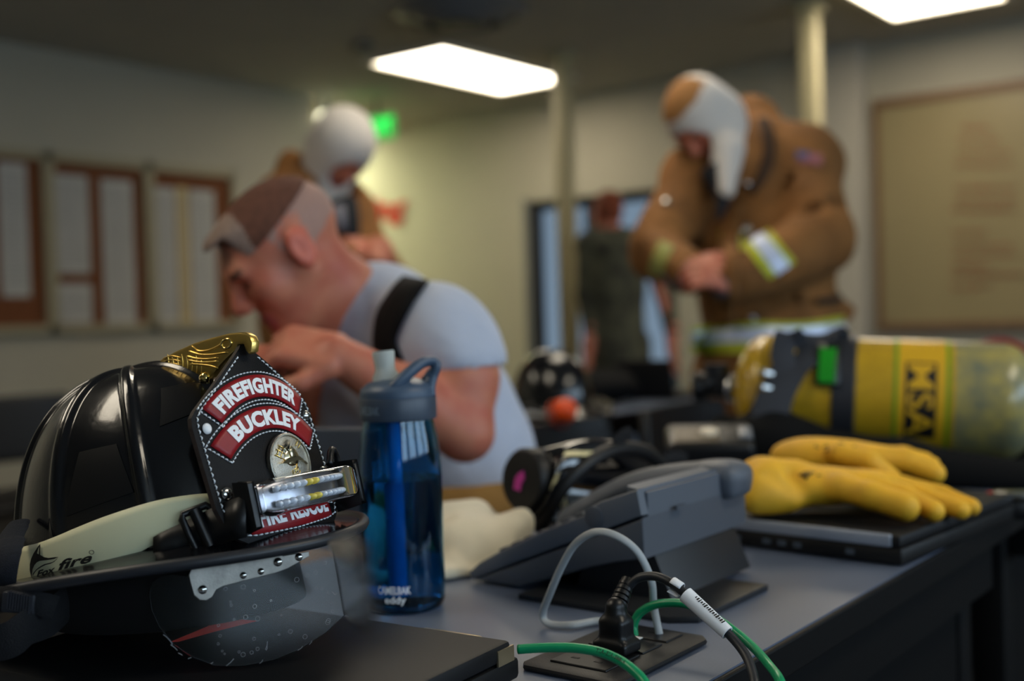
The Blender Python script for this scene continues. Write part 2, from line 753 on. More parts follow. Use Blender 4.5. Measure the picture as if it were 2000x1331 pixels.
# glazed door recessed into the back wall
d = thing('door_1', None, None, ((DX0 + DX1) / 2, YB + 0.1, 0), fr='R')
tag(d, 'glazed double door in the back wall behind the person in camouflage', None, None, 'structure')
b = MB('R')
for x0, x1, z0, z1 in ((DX0, DX0 + 0.07, 0, DZ), (DX1 - 0.07, DX1, 0, DZ), (DX0, DX1, DZ - 0.07, DZ),
                       (DX0, DX1, 0, 0.12)):
    b.box(((x0 + x1) / 2, YB + 0.1, (z0 + z1) / 2), (x1 - x0, 0.06, z1 - z0))
b.build('door_frame', m_dark, d, smooth=0, bev=0.004)
b = MB('R')
b.box(((DX0 + DX1) / 2 - 0.12, YB + 0.1, DZ / 2), (0.07, 0.06, DZ))
b.build('door_stile', m_dark, d, smooth=0)
m_glass = mat('door_glass', (58, 60, 62), 0.02, trans=1.0, ior=1.05, spec=0.3)
for x0, x1 in ((DX0 + 0.07, (DX0 + DX1) / 2 - 0.155), ((DX0 + DX1) / 2 - 0.085, DX1 - 0.07)):
    rbox('pane', (x0, YB + 0.096, 0.12), (x1, YB + 0.104, DZ - 0.07), m_glass, d)
b = MB('R')
b.box(((DX0 + DX1) / 2 - 0.03, YB + 0.045, 1.0), (0.02, 0.03, 0.35), bev=0.006)
b.build('handle', mat('brushed_steel', (170, 172, 175), 0.3, 1.0), d)
rbox('door_jamb', (DX0 - 0.03, YB - 0.012, 0), (DX0 + 0.01, YB + 0.15, DZ + 0.03), mat('jamb_grey', (120, 120, 116), 0.6), d)
rbox('ground', (-16, YB + 0.15, -0.12), (8, 22, -0.1), mat('outside_paving', (128, 126, 118), 0.9, var=(3, .2)), **ST)


# ceiling lamps: recessed 2x4 troffers on a grid
def troffer(cx, cy, label, on=True, w=0.62, l=1.36):
    t = thing('ceiling_light', label, 'ceiling light', (cx, cy, HC - 0.03), 'recessed ceiling lights', fr='R')
    b = MB('R')
    fz = HC - 0.012
    for (x0, x1, y0, y1) in ((-w / 2 - .05, -w / 2, -l / 2 - .05, l / 2 + .05), (w / 2, w / 2 + .05, -l / 2 - .05, l / 2 + .05),
                             (-w / 2, w / 2, -l / 2 - .05, -l / 2), (-w / 2, w / 2, l / 2, l / 2 + .05)):
        b.box((cx + (x0 + x1) / 2, cy + (y0 + y1) / 2, fz), (x1 - x0, y1 - y0, 0.024))
    b.build('lamp_frame', m_lampframe, t, smooth=0)
    b = MB('R')
    b.box((cx, cy, HC - 0.008), (w, l, 0.012))
    b.build('diffuser', m_diff, t, smooth=0)
    return t


troffer(-4.96, 6.07, 'lit ceiling light panel hanging over the middle of the room')
troffer(-2.0, 6.05, 'lit ceiling light panel cut off by the top right picture edge')
for cx, cy, nm in ((-2.0, 3.0, 'lit ceiling light panel above the standing hooded firefighter'),
                   (-4.96, 0.1, 'lit ceiling light panel in the left front part of the room'),
                   (-2.0, -0.2, 'lit ceiling light panel above the near table, out of frame'),
                   (0.9, 1.6, 'lit ceiling light panel right of the near table, out of frame')):
    troffer(cx, cy, nm)
m_diff = mat('corridor_diffuser', (246, 250, 205), 0.6, emit=LAMP * 2.6)
troffer(-7.75, 6.6, 'lit ceiling light panel in the side corridor')

# round air diffuser
m_vent = mat('vent_paint', (126, 126, 128), 0.5, 0.2)
t = thing('ceiling_vent', 'round dark ceiling air vent with rings above the light panel', 'air vent', (-4.05, 4.86, HC - 0.1), fr='R')
for r0, r1, z0, z1 in ((0.38, 0.30, HC - 0.005, HC - 0.05), (0.30, 0.22, HC - 0.02, HC - 0.075), (0.21, 0.13, HC - 0.03, HC - 0.085)):
    b = MB('R')
    b.lathe([(r0, z0), (r1, z1), (r1 - 0.012, z1 + 0.004), (r0 - 0.03, z0 - 0.001), (r0, z0)],
            Matrix.Translation((-4.05, 4.86, 0)), 40)
    b.build('ring', m_vent, t)
b = MB('R')
b.lathe([(0.0, HC - 0.1), (0.13, HC - 0.085), (0.13, HC - 0.075), (0.0, HC - 0.08)], Matrix.Translation((-4.05, 4.86, 0)), 40)
b.build('centre_cone', mat('vent_dark', (30, 32, 36), 0.5), t)
b = MB('R')
b.lathe([(0.0, HC + 0.002), (0.06, HC - 0.0), (0.065, HC - 0.03), (0.05, HC - 0.045), (0.0, HC - 0.048)], Matrix.Translation((-4.97, 5.02, 0)), 28)
b.build('smoke_detector', mat('detector_plastic', (120, 116, 108), 0.6), label='small round smoke detector on the ceiling left of the light panel', cat='smoke detector')

# exit sign hanging at the corridor mouth, lamp beside it
p = LV((0, 0, 0))
ex = pix(737, 250, 8.75)
t = thing('exit_sign', 'green lit exit sign hanging behind the hooded head', 'exit sign', ex - Vector((0, 0, 0.1)))
ang = radians(-30)
Mx = frame(ex, Vector((cos(ang), sin(ang), 0)), Vector((0, 0, 1)), Vector((sin(ang), -cos(ang), 0)))
b = MB()
b.box((0, 0, 0), (0.32, 0.19, 0.03), Mx, bev=0.006)
b.build('sign_box', mat('sign_green', (60, 170, 75), 0.4, emit=0.5), t)
vsx, fsx = text_geo('EXIT', 0.15, 0.004, 1.0)
b = MB()
b.add([Vector((v.x, v.y, 0.017)) for v in vsx], fsx, Mx)
b.build('lettering', mat('sign_letters', (40, 235, 90), 0.4, emit=1.2), t, smooth=0)
b = MB()
b.tube([ex + Vector((0, 0, 0.09)), Vector((ex.x, ex.y, HC))], 0.012, 8)
b.build('hanger', m_dark, t)
gl = pix(634, 233, 8.6)
t = thing('ceiling_globe', 'small glowing white lamp by the wall end above the hooded head', 'lamp', gl - Vector((0, 0, 0.06)))
b = MB()
b.ball(gl, 0.062)
b.build('globe', mat('globe_glow', (255, 250, 215), 0.4, emit=2.2), t)
b = MB()
b.tube([gl + Vector((0, 0, 0.05)), Vector((gl.x, gl.y, HC))], [0.035, 0.035], 12)
b.build('stem', m_lampframe, t)

# red lettering on the back wall
r_ = W(ray(700, 417))
def on_back(px, py, off=0.0):
    r = W(ray(px, py))
    tt = (YB - off) / r.y
    return Vector((r.x * tt, YB - off, CZ + r.z * tt))
a, e_ = on_back(620, 427), on_back(797, 401)
vsx, fsx = text_geo('Training', 0.27, 0.008, 1.0, shear=0.25, extr=0.008)
x0 = min(v.x for v in vsx); x1 = max(v.x for v in vsx)
b = MB('R')
b.add([Vector((a.x + (v.x - x0) / (x1 - x0) * (e_.x - a.x), YB - 0.012 - v.z, (a.z + e_.z) / 2 + v.y)) for v in vsx], fsx)
b.build('wall_lettering', mat('lettering_red', (172, 46, 26), 0.5), smooth=0, label='red lettering on the pale back wall beside the hooded firefighter', cat='lettering')

# whiteboard
wl, wr = on_back(1722, 424), Vector((-0.35, YB, 0))
zt, zb = on_back(1722, 211).z, on_back(1728, 634).z
t = thing('whiteboard', 'large tan board with faint red writing on the back wall', 'whiteboard', ((wl.x + wr.x) / 2, YB, zb), fr='R')
rbox('panel', (wl.x, YB - 0.03, zb), (wr.x, YB - 0.001, zt), mat('board_tan', (150, 136, 100), 0.35, var=(2, .06)), t)
m_bf = mat('board_frame', (120, 92, 66), 0.5)
for lo, hi in (((wl.x - .03, YB - .045, zt - .01), (wr.x + .03, YB - .002, zt + .05)), ((wl.x - .03, YB - .06, zb - .04), (wr.x + .03, YB - .002, zb + .01)),
               ((wl.x - .03, YB - .045, zb), (wl.x + .01, YB - .002, zt)), ((wr.x - .01, YB - .045, zb), (wr.x + .03, YB - .002, zt))):
    rbox('frame_bar', lo, hi, m_bf, t)
b = MB('R')
rnd = random.Random(3)
for (px0, px1, py, hh) in ((1880, 1935, 250, 12), (1872, 1950, 275, 8), (1870, 1965, 300, 8), (1866, 1975, 322, 8), (1866, 1980, 368, 8), (1864, 1985, 392, 8),
                           (1860, 1975, 410, 8), (1860, 1920, 455, 10), (1862, 1970, 480, 9), (1862, 1978, 500, 9), (1860, 1930, 522, 8), (1860, 2000, 538, 8), (1858, 1930, 562, 10)):
    x = px0
    while x < px1:
        wpx = rnd.uniform(5, 12)
        q = [on_back(x + i * wpx / 4, py + rnd.uniform(-hh, hh) * .55, 0.034) for i in range(5)]
        b.tube(q, 0.0045, 4)
        x += wpx + rnd.uniform(1, 5)
b.build('marker_writing', mat('marker_red', (140, 48, 38), 0.5), t, kind='stuff')

# notice boards on the left wall
def on_left(px, py, off=0.0):
    r = W(ray(px, py))
    tt = (XL + off) / r.x
    return Vector((XL + off, r.y * tt, CZ + r.z * tt))
m_cork = mat('cork', (122, 72, 38), 0.9, var=(40, 0.3))
m_nbf = mat('notice_frame', (158, 148, 120), 0.45)
m_paper = mat('paper', (186, 184, 178), 0.8, var=(6, 0.12))
m_manila = mat('paper_manila', (196, 178, 132), 0.8)
yA, yB_ = on_left(93, 470).y, on_left(458, 490).y
zt, zb = on_left(440, 333).z, on_left(440, 641).z
wp = (yB_ - yA) / 2
y_ = [yA - wp, yA, yA + wp, yB_]
names = ['leftmost cork notice board in a pale frame, cut by the picture edge', 'middle cork notice board with three tall sheets', 'right cork notice board ending behind the seated man']
for i in range(3):
    y0, y1 = y_[i], y_[i + 1] - 0.004
    t = thing('notice_board', names[i], 'notice board', (XL, (y0 + y1) / 2, zb), 'cork notice boards on the left wall', fr='R')
    rbox('cork_panel', (XL + .001, y0, zb), (XL + .02, y1, zt), m_cork, t)
    for lo, hi in (((XL + .001, y0, zt - .055), (XL + .05, y1, zt)), ((XL + .001, y0, zb), (XL + .05, y1, zb + .05)),
                   ((XL + .001, y0, zb), (XL + .05, y0 + .035, zt)), ((XL + .001, y1 - .035, zb), (XL + .05, y1, zt))):
        rbox('frame_bar', lo, hi, m_nbf, t, bev=0.004)
sheets = [((0, 318, 55, 580), 'tall white sheet on the leftmost notice board', m_paper), ((-70, 318, -14, 560), 'white sheet at the far left of the leftmost board', m_paper),
          ((106, 342, 174, 534), 'upper left white sheet on the middle notice board', m_paper), ((106, 555, 180, 632), 'short white sheet low on the middle notice board', m_paper),
          ((202, 352, 262, 634), 'tall white sheet on the right of the middle notice board', m_paper),
          ((302, 366, 346, 634), 'tall white sheet on the left of the right notice board', m_paper), ((350, 366, 370, 634), 'narrow cream strip of paper on the right notice board', m_manila),
          ((374, 372, 422, 634), 'tall white sheet beside the cream strip on the right notice board', m_paper)]
for (x0, y0, x1, y1), lab, mm in sheets:
    a, c = on_left(x0, (y0 + y1) / 2, .024), on_left(x1, (y0 + y1) / 2, .024)
    z1, z0 = on_left((x0 + x1) / 2, y0, .024).z, on_left((x0 + x1) / 2, y1, .024).z
    t = thing('pinned_sheet', lab, 'paper', (XL + .022, (a.y + c.y) / 2, z0), 'sheets pinned to the notice boards', fr='R')
    rbox('sheet', (XL + .0212, a.y, z0), (XL + .0228, c.y, z1), mm, t)
    b = MB('R')
    zz = z1 - .06
    while zz > z0 + .05:
        b.box((XL + .0231, (a.y + c.y) / 2, zz), (.0006, (c.y - a.y) * .8, .008))
        zz -= .03
    b.build('print_lines', mat('faint_print', (140, 138, 134), .8), t, smooth=0, kind='stuff')
# ================================================================== tables
TZ = 0.75
m_lam = mat('grey_laminate', (96, 106, 126), 0.34, var=(500, .10), bump=(500, .06, .0004), spec=.5)
m_edge = mat('black_edge', (8, 8, 9), .55, spec=.25)
m_tleg = mat('table_leg_black', (7, 7, 8), .65, spec=.2)


def table(x0, x1, y0, y1, label, group='grey tables in rows'):
    t = thing('table', label, 'table', ((x0 + x1) / 2, (y0 + y1) / 2, 0), group, fr='R')
    e = .006
    rbox('tabletop', (x0 + e, y0 + e, TZ - .03), (x1 - e, y1 - e, TZ), m_lam, t)
    b = MB('R')
    for lo, hi in (((x0, y0, TZ - .032), (x0 + e, y1, TZ - .001)), ((x1 - e, y0, TZ - .032), (x1, y1, TZ - .001)), ((x0, y0, TZ - .032), (x1, y0 + e, TZ - .001)), ((x0, y1 - e, TZ - .032), (x1, y1, TZ - .001))):
        b.box([(lo[i] + hi[i]) / 2 for i in range(3)], [hi[i] - lo[i] for i in range(3)])
    b.build('edge_band', m_edge, t, smooth=0, bev=.002)
    rbox('apron', (x0 + .06, y0 + .1, TZ - .12), (x0 + .09, y1 - .1, TZ - .032), m_tleg, t)
    rbox('apron', (x1 - .05, y0 + .1, TZ - .1), (x1 - .02, y1 - .1, TZ - .032), m_tleg, t)
    for x in (x0 + .08, x1 - .08):
        for y in (y0 + .1, y1 - .1):
            b = MB('R')
            b.box((x, y, (TZ - .03) / 2), (.05, .05, TZ - .03), bev=.006)
            b.build('leg', m_tleg, t, smooth=30)
    rbox('modesty_panel', (x1 - .075, y0 + .13, .36), (x1 - .06, y1 - .13, TZ - .1), m_tleg, t)
    rbox('foot_rail', (x0 + .06, y0 + .085, .06), (x1 - .06, y0 + .115, .1), m_tleg, t)
    rbox('foot_rail', (x0 + .06, y1 - .115, .06), (x1 - .06, y1 - .085, .1), m_tleg, t)
    return t


table(-1.03, -.415, -.25, 1.70, 'grey-topped table in front carrying the helmet, bottle and phone')
table(-1.03, -.415, 1.715, 3.4, 'grey-topped table carrying the yellow air cylinder')
table(-2.50, -1.755, 1.45, 3.36, 'grey-topped table in the second row behind the seated man')
# ================================================================== fire helmet
def proj(p):
    q = Vector(p) - CAM0
    d = q.dot(_fw)
    return 1000 + FPX * q.dot(CR) / d, 665.5 - FPX * q.dot(CU) / d


def surf_hit(fn, px, py, a, b, da=1e-3, db=1e-4):
    """parameters (a, b) whose surface point lies on the line of sight of a pixel"""
    for _ in range(14):
        p = proj(fn(a, b))
        pa = proj(fn(a + da, b))
        pb = proj(fn(a, b + db))
        j11, j12 = (pa[0] - p[0]) / da, (pb[0] - p[0]) / db
        j21, j22 = (pa[1] - p[1]) / da, (pb[1] - p[1]) / db
        e1, e2 = px - p[0], py - p[1]
        det = j11 * j22 - j12 * j21
        if abs(det) < 1e-9:
            break
        sa = (e1 * j22 - e2 * j12) / det
        sb = (-e1 * j21 + e2 * j11) / det
        a += max(-0.25, min(0.25, sa))
        b += max(-0.02, min(0.02, sb))
    return a, b


m_shell = mat('helmet_black_gloss', (11, 12, 16), 0.21, coat=0.5, bump=(150, 0.2, 0.001), rvar=0.06)
m_rim = mat('rubber_rim', (38, 40, 45), 0.42)
m_blackp = mat('black_plastic', (13, 14, 16), 0.38, bump=(300, 0.1, 0.0005))
m_leather = mat('black_leather', (14, 14, 17), 0.5, spec=.2, bump=(700, 0.35, 0.0006), var=(50, .3))
m_ledge = mat('leather_edge', (52, 40, 36), 0.7, var=(200, .5))
m_red = mat('red_leather', (150, 22, 30), 0.4, bump=(900, 0.3, 0.0005), var=(60, .15))
m_white = mat('white_letter', (250, 251, 252), 0.5)
m_thread = mat('white_thread', (240, 244, 248), 0.7)
m_gold = mat('polished_brass', (240, 204, 116), 0.32, 1.0, bump=(220, 0.25, 0.0008))
m_gold2 = mat('bright_brass', (248, 220, 140), 0.16, 1.0)
m_silver = mat('silver_plate', (196, 190, 176), 0.22, 1.0, bump=(1500, 0.6, 0.0006))
m_steel = mat('bright_steel', (190, 190, 188), 0.18, 1.0)
m_alu = mat('worn_aluminium', (186, 182, 174), 0.42, 0.45, var=(60, .3), bump=(300, .3, .0005))
m_glow = mat('glow_rubber', (222, 220, 182), 0.5, var=(9, .08), bump=(60, .15, .001))
m_ink = mat('black_ink', (14, 14, 16), 0.6)
m_lens = mat('clear_lens', (214, 218, 218), 0.09, trans=1.0, ior=1.18, spec=0.5)
m_clear = mat('clear_plastic', (244, 246, 250), 0.04, trans=1.0, ior=1.17)
m_web = mat('black_webbing', (13, 14, 18), 0.85, bump=(900, 0.9, 0.001))
m_felt = mat('dark_felt', (24, 28, 38), 0.95, bump=(1200, 1.0, 0.001), var=(300, .4))
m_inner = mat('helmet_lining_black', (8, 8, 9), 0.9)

HA, HP = radians(59), radians(13.4)
hx = Vector((-cos(HA), -sin(HA), 0))
hy = Vector((sin(HA) * cos(HP), -cos(HA) * cos(HP), sin(HP)))
hz = hx.cross(hy)
H = frame(pix(312, 1092, 0.95), hx, hy, hz)
hel = thing('fire_helmet', 'black traditional fire helmet with a leather front shield, resting on the closed laptop', 'helmet', Vector((H.translation.x, H.translation.y, 0.785)))

DAX, DAY, DY0, DH = 0.1, 0.130, 0.010, 0.158


def dome(th, z, off=0.0):
    q = max(0.0, min(0.9999, z / DH))
    ph = math.asin(q ** (1 / 0.95))
    r = max(cos(ph), 1e-4) ** 0.80
    n = Vector((cos(th) / DAX, sin(th) / DAY, 0)).normalized()
    return Vector((r * DAX * cos(th), DY0 + r * DAY * sin(th), z)) + n * off


def shell_pt(u, v):
    th = 2 * pi * u
    ph = (pi / 2) * v
    r = max(cos(ph), 0.0) ** 0.80
    x, y, z = r * DAX * cos(th), r * DAY * sin(th), DH * sin(ph) ** 0.95
    rad = sqrt(x * x + y * y)
    best = 0.0
    az = math.atan2(y, x)
    for k in range(8):
        a = k * pi / 4
        dx = abs(rad * sin(az - a))
        if cos(az - a) < 0:
            continue
        w = 0.0068 if k % 2 == 0 else 0.0048
        best = max(best, 0.0038 * math.exp(-(dx / w) ** 4))
    dimple = 0.0
    n = Vector((x / DAX ** 2, y / DAY ** 2, z / DH ** 2))
    n = n.normalized() if n.length > 1e-9 else Vector((0, 0, 1))
    return Vector((x, y + DY0, z)) + n * best


b = MB()
b.grid(shell_pt, 440, 70, True, H)
b.build('shell', m_shell, hel, smooth=180)


def rim_pt(th):
    c, s = cos(th), sin(th)
    ay = 0.186 if s > 0 else 0.255
    x = 0.145 * c
    y = ay * s
    z = -0.003 + 0.007 * c * c - 0.010 * max(0, -s) ** 2 - 0.010 * max(0, s) ** 2
    return Vector((x, y, z))


def brim_pt(u, v):
    th = 2 * pi * u
    a = dome(th, 0.0, 0.001)
    c = rim_pt(th)
    p = a.lerp(c, v)
    p.z += 0.010 * (1 - v) ** 3
    return p


b = MB()
b.grid(brim_pt, 120, 8, True, H)
b.build('brim', m_shell, hel, smooth=180, solid=0.004)
b = MB()
b.tube([H @ rim_pt(2 * pi * i / 120) for i in range(120)], 0.0046, 10, closed=True)
b.build('brim_edging', m_rim, hel, smooth=180)
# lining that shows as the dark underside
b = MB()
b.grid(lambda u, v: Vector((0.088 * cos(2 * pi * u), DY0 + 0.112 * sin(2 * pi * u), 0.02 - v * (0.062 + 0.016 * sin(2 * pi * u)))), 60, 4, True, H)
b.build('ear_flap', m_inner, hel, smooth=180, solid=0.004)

# ---- leather shield
def SH(s, t, off=0.0):
    return H @ Vector((-s, 0.158 - 0.111 * t - 2.6 * s * s + off, -0.003 + t))


HW = [(0, .047), (.006, .056), (.014, .061), (.03, .0645), (.06, .0648), (.092, .0648), (.099, .0635), (.104, .0595), (.11, .0525), (.13, .0285), (.148, .006), (.152, .0025)]


def hw(t):
    for (a, wa), (b_, wb) in zip(HW, HW[1:]):
        if t <= b_:
            return wa + (wb - wa) * (t - a) / (b_ - a)
    return HW[-1][1]


shield = MB()
TS = sorted(set([i * .152 / 60 for i in range(61)] + [a for a, _ in HW]))
NS = 16
vs_, fs = [], []
for side in (0, 1):
    for t in TS:
        for i in range(NS + 1):
            vs_.append(SH(hw(t) * (2 * i / NS - 1), t, 0.0 if side == 0 else -0.0042))
K = NS + 1
NT = len(TS)
for j in range(NT - 1):
    for i in range(NS):
        fs.append((j * K + i, j * K + i + 1, (j + 1) * K + i + 1, (j + 1) * K + i))
        o = NT * K
        fs.append((o + (j + 1) * K + i, o + (j + 1) * K + i + 1, o + j * K + i + 1, o + j * K + i))
shield.add(vs_, fs, mi=0)
loop = [i for i in range(K)] + [j * K + NS for j in range(1, NT)] + [(NT - 1) * K + i for i in range(NS - 1, -1, -1)] + [j * K for j in range(NT - 2, 0, -1)]
ef = []
for a_, b_ in zip(loop, loop[1:] + loop[:1]):
    ef.append((a_, a_ + NT * K, b_ + NT * K, b_))
shield.f.extend(ef)
shield.m.extend([1] * len(ef))
sh = shield.build('shield', [m_leather, m_ledge], hel, smooth=40)


def stitches(paths, name, parent, L=0.0034, gap=0.0013, r=0.00066, off=0.0006):
    b = MB()
    for path in paths:
        pts = [Vector((p[0], p[1], 0)) for p in path]
        cum = [0]
        for a_, c_ in zip(pts, pts[1:]):
            cum.append(cum[-1] + (c_ - a_).length)

        def at(q):
            for i in range(len(pts) - 1):
                if q <= cum[i + 1]:
                    f = (q - cum[i]) / max(cum[i + 1] - cum[i], 1e-9)
                    return pts[i].lerp(pts[i + 1], f)
            return pts[-1]
        q = 0.0
        while q + L < cum[-1]:
            p0, p1, p2 = at(q), at(q + L / 2), at(q + L)
            b.tube([SH(p0.x, p0.y, off - .0006), SH(p1.x, p1.y, off + .0004), SH(p2.x, p2.y, off - .0006)], [r * .7, r, r * .7], 6)
            q += L + gap
    return b.build(name, m_thread, parent, smooth=180, kind='stuff')


ins = 0.0042
right_edge = [(hw(t) - ins, t) for t in TS if 0.006 < t < 0.143]
outline = [(-s, t) for s, t in right_edge][::-1]
outline = outline + [(-.04, .005), (0, .0035), (.04, .005)] + right_edge
stitches([outline], 'edge_stitching', sh)
m_tmp = None


def arc_panel(tc, ri, ro, ha, word, width, cap, nm, hidden=False):
    par = MB()
    n = 28
    par.grid(lambda u, v: SH((ri + (ro - ri) * v) * sin(-ha + 2 * ha * u), tc + (ri + (ro - ri) * v) * cos(-ha + 2 * ha * u), 0.0007), n, 4)
    po = par.build(nm, m_red, sh, smooth=180, solid=0.0012)
    rm = (ri + ro) / 2
    g, f = text_geo(word, 0.02, 0.00105, 1.08, extr=0.0003)
    x0, x1 = min(v.x for v in g), max(v.x for v in g)
    y0, y1 = min(v.y for v in g), max(v.y for v in g)
    out = []
    for v in g:
        x = ((v.x - x0) / (x1 - x0) - .5) * width
        y = ((v.y - y0) / (y1 - y0) - .5) * cap
        a_ = x / rm
        r = rm + y
        out.append(SH(r * sin(a_), tc + r * cos(a_), 0.0017 + v.z))
    tb = MB()
    tb.add(out, f)
    tb.build('lettering', m_white, po, smooth=0)
    e = 0.0024
    st = []
    a2 = ha + e / rm
    for r in (ri - e, ro + e):
        st.append([(r * sin(-a2 + 2 * a2 * i / 30), tc + r * cos(-a2 + 2 * a2 * i / 30)) for i in range(31)])
    for sgn in (-1, 1):
        st.append([((ri - e) * sin(sgn * a2), tc + (ri - e) * cos(sgn * a2)), ((ro + e) * sin(sgn * a2), tc + (ro + e) * cos(sgn * a2))])
    stitches(st, 'panel_stitching', po, L=0.0026, gap=0.001)


arc_panel(.046, .062, .080, radians(42.5), 'FIREFIGHTER', .0915, .0128, 'upper_name_panel')
arc_panel(.0223, .0600, .0778, radians(46), 'BUCKLEY', .0785, .0128, 'lower_name_panel')
# bottom panel
b = MB()
b.grid(lambda u, v: SH(-.044 + .09 * u, .0045 + .0225 * v + 3.0 * (u - .5) ** 2 * .002, .0007), 16, 4)
po = b.build('bottom_panel', m_red, sh, smooth=180, solid=.0012)
g, f = text_geo('FIRE RESCUE', .02, .0009, 1.06, extr=.0003)
x0, x1 = min(v.x for v in g), max(v.x for v in g)
y0, y1 = min(v.y for v in g), max(v.y for v in g)
b = MB()
b.add([SH(((v.x - x0) / (x1 - x0) - .5) * .078 + .003, .0095 + (v.y - y0) / (y1 - y0) * .014, .0017 + v.z) for v in g], f)
b.build('lettering', m_white, po, smooth=0)
# rivets and screws of the shield
for s_, t_, mm, rr, nm in ((-.0545, .0895, m_white, .0042, 'rivet'), (.0545, .0895, m_steel, .0042, 'rivet'), (-.0535, .0395, m_steel, .0053, 'screw'), (.054, .0405, m_steel, .0053, 'screw')):
    n_ = (SH(s_, t_, .01) - SH(s_, t_, 0)).normalized()
    Mz = zframe(SH(s_, t_, 0.0002), n_)
    b = MB()
    b.lathe([(rr, 0), (rr * .96, .0009), (rr * .7, .002), (rr * .35, .0026), (0, .0028)], Mz, 24)
    so = b.build(nm, mm, sh, smooth=180)
    if nm == 'screw':
        b = MB()
        b.box((0, 0, .0026), (.0052, .0011, .0008), Mz)
        b.box((0, 0, .0026), (.0011, .0052, .0008), Mz)
        b.build('cross_slot', m_ink, so, smooth=0)
# medallion
ms, mt_ = .0105, .0530
mn = (SH(ms, mt_, .01) - SH(ms, mt_, 0))
mz = frame(SH(ms, mt_, .001), (SH(ms + .01, mt_, 0) - SH(ms - .01, mt_, 0)).normalized(), hz, (SH(ms + .01, mt_, 0) - SH(ms - .01, mt_, 0)).normalized().cross(hz))
MR = .0236
b = MB()
b.lathe([(MR, -.002), (MR, .0015), (MR - .0008, .0024), (MR - .002, .0024), (MR - .0026, .0012), (MR * .5, .0022), (0, .0026)], mz, 48)
med = b.build('medallion', m_silver, sh, smooth=40)
b = MB()
b.ball((0.001, .004, .0024), (.0085, .0072, .0016), mz, 20, 12)            # embossed helmet
b.prism([(-.014, .0005), (-.006, .0035), (.0015, .0045), (.008, .0035), (.0165, -.0035), (.014, -.0015), (.007, .0005), (0, .0012), (-.007, -.0005)], .002, .0048, mz)
b.prism([(-.0025, .0035), (.0035, .0035), (.0042, .009), (.001, .0125), (-.0025, .009)], .003, .0052, mz, bev=.0006)
b.build('embossed_helmet', mat('medallion_bright', (226, 214, 180), .18, 1.0), med, smooth=40)
b = MB()
b.lathe([(.0006, 0), (.0012, .006), (.0028, .012), (.0062, .0165), (.0068, .017), (.006, .0168), (0, .012)], mz @ Matrix.Translation((.004, .003, .0025)) @ Matrix.Rotation(radians(128), 4, 'Z') @ Matrix.Rotation(radians(90), 4, 'Y') @ Matrix.Scale(.85, 4), 20)
b.build('embossed_horn', m_steel, med, smooth=40)
b = MB()
for k in range(5):
    q = (.0045 + k * .0018, -.006 - k * .0026)
    b.tube([mz @ Vector((q[0] - .0008, q[1] - .0022, .0024)), mz @ Vector((q[0] + .0014, q[1] + .0014, .0028))], .0004, 6)
for a0, a1 in (((-.017, .008), (-.006, .002)), ((-.014, .012), (-.003, .0055)), ((-.011, .015), (-.0005, .009)), ((-.001, -.012), (.008, .001)), ((-.0155, .0065), (-.0095, .0145)), ((-.012, .0045), (-.006, .0125)),
               ((.009, .012), (.013, .0165)), ((.0115, .010), (.0155, .0142)), ((0, -.006), (.006, -.0042)), ((-.002, -.02), (-.001, -.006)), ((.004, -.021), (.0015, -.007))):
    b.tube([mz @ Vector((*a0, .0022)), mz @ Vector((*a1, .0026))], .00045, 6)
b.build('embossed_tools', m_gold2, med, smooth=180)

# ---- brass eagle shield-holder on the crest
PL = (H.translation, hy, hz)


def eg(cx, cy):
    return pixplane(300 + cx / 4.16, 640 + cy / 4.16, *PL)


Me = frame(H.translation, hy, hz, hx)
out = [(75, 275), (77, 390), (160, 400), (300, 420), (425, 450), (500, 400), (575, 300), (640, 235), (700, 180), (712, 140), (760, 136), (778, 190), (800, 216), (825, 200), (834, 125), (812, 70), (775, 46), (735, 38),
       (640, 46), (500, 82), (350, 128), (200, 195), (90, 258)]
pol = [eg(*p) for p in out]
b = MB()
b.prism(pol, -.0045, .0045, Me, bev=.0018)
eag = b.build('eagle_ornament', m_gold, hel, smooth=40)
b = MB()
def egl(*pp, r=.0009, z=.0046):
    q = spline([Vector((*eg(*p), 0)) for p in pp], 5)
    b.tube([Me @ Vector((v.x, v.y, z)) for v in q], [r * .4] + [r] * (len(q) - 2) + [r * .4], 6)
egl((345, 150), (400, 190), (480, 185), (560, 150), (600, 120))
egl((320, 190), (400, 215), (500, 220), (640, 200))
egl((330, 295), (420, 300), (500, 310), (560, 330))
egl((300, 230), (380, 250), (470, 255), (560, 245))
egl((310, 262), (400, 278), (480, 280), (560, 272))
for x in range(150, 420, 38):
    egl((x, 215 + (x % 3) * 12), (x + 8, 290), (x + 4, 380), r=.0005)
for y in range(230, 390, 30):
    egl((110, y + 20), (180, y), (260, y + 14), r=.0005)
b.build('feather_relief', m_gold, eag, smooth=180)
b = MB()
ec = eg(627, 132)
b.tube([Me @ Vector((ec[0] + .0052 * cos(a) , ec[1] + .0035 * sin(a), .0048)) for a in [2 * pi * i / 24 for i in range(24)]], .0011, 8, closed=True)
b.build('eye_ring', m_gold2, eag, smooth=180)
for cx, cy in ((155, 350), (450, 412)):
    ec = eg(cx, cy)
    b = MB()
    b.ball((ec[0], ec[1], .005), (.005, .005, .0035), Me, 16, 10)
    ro = b.build('rivet', m_gold2, eag, smooth=180)
b = MB()     # black saddle under the eagle
sad = [eg(-25, 320), eg(-30, 420), eg(110, 450), eg(420, 490), eg(430, 430), eg(300, 412), eg(80, 385), eg(70, 300)]
b.prism(sad, -.008, .008, Me, bev=.002)
b.build('crest_saddle', m_shell, hel, smooth=40)

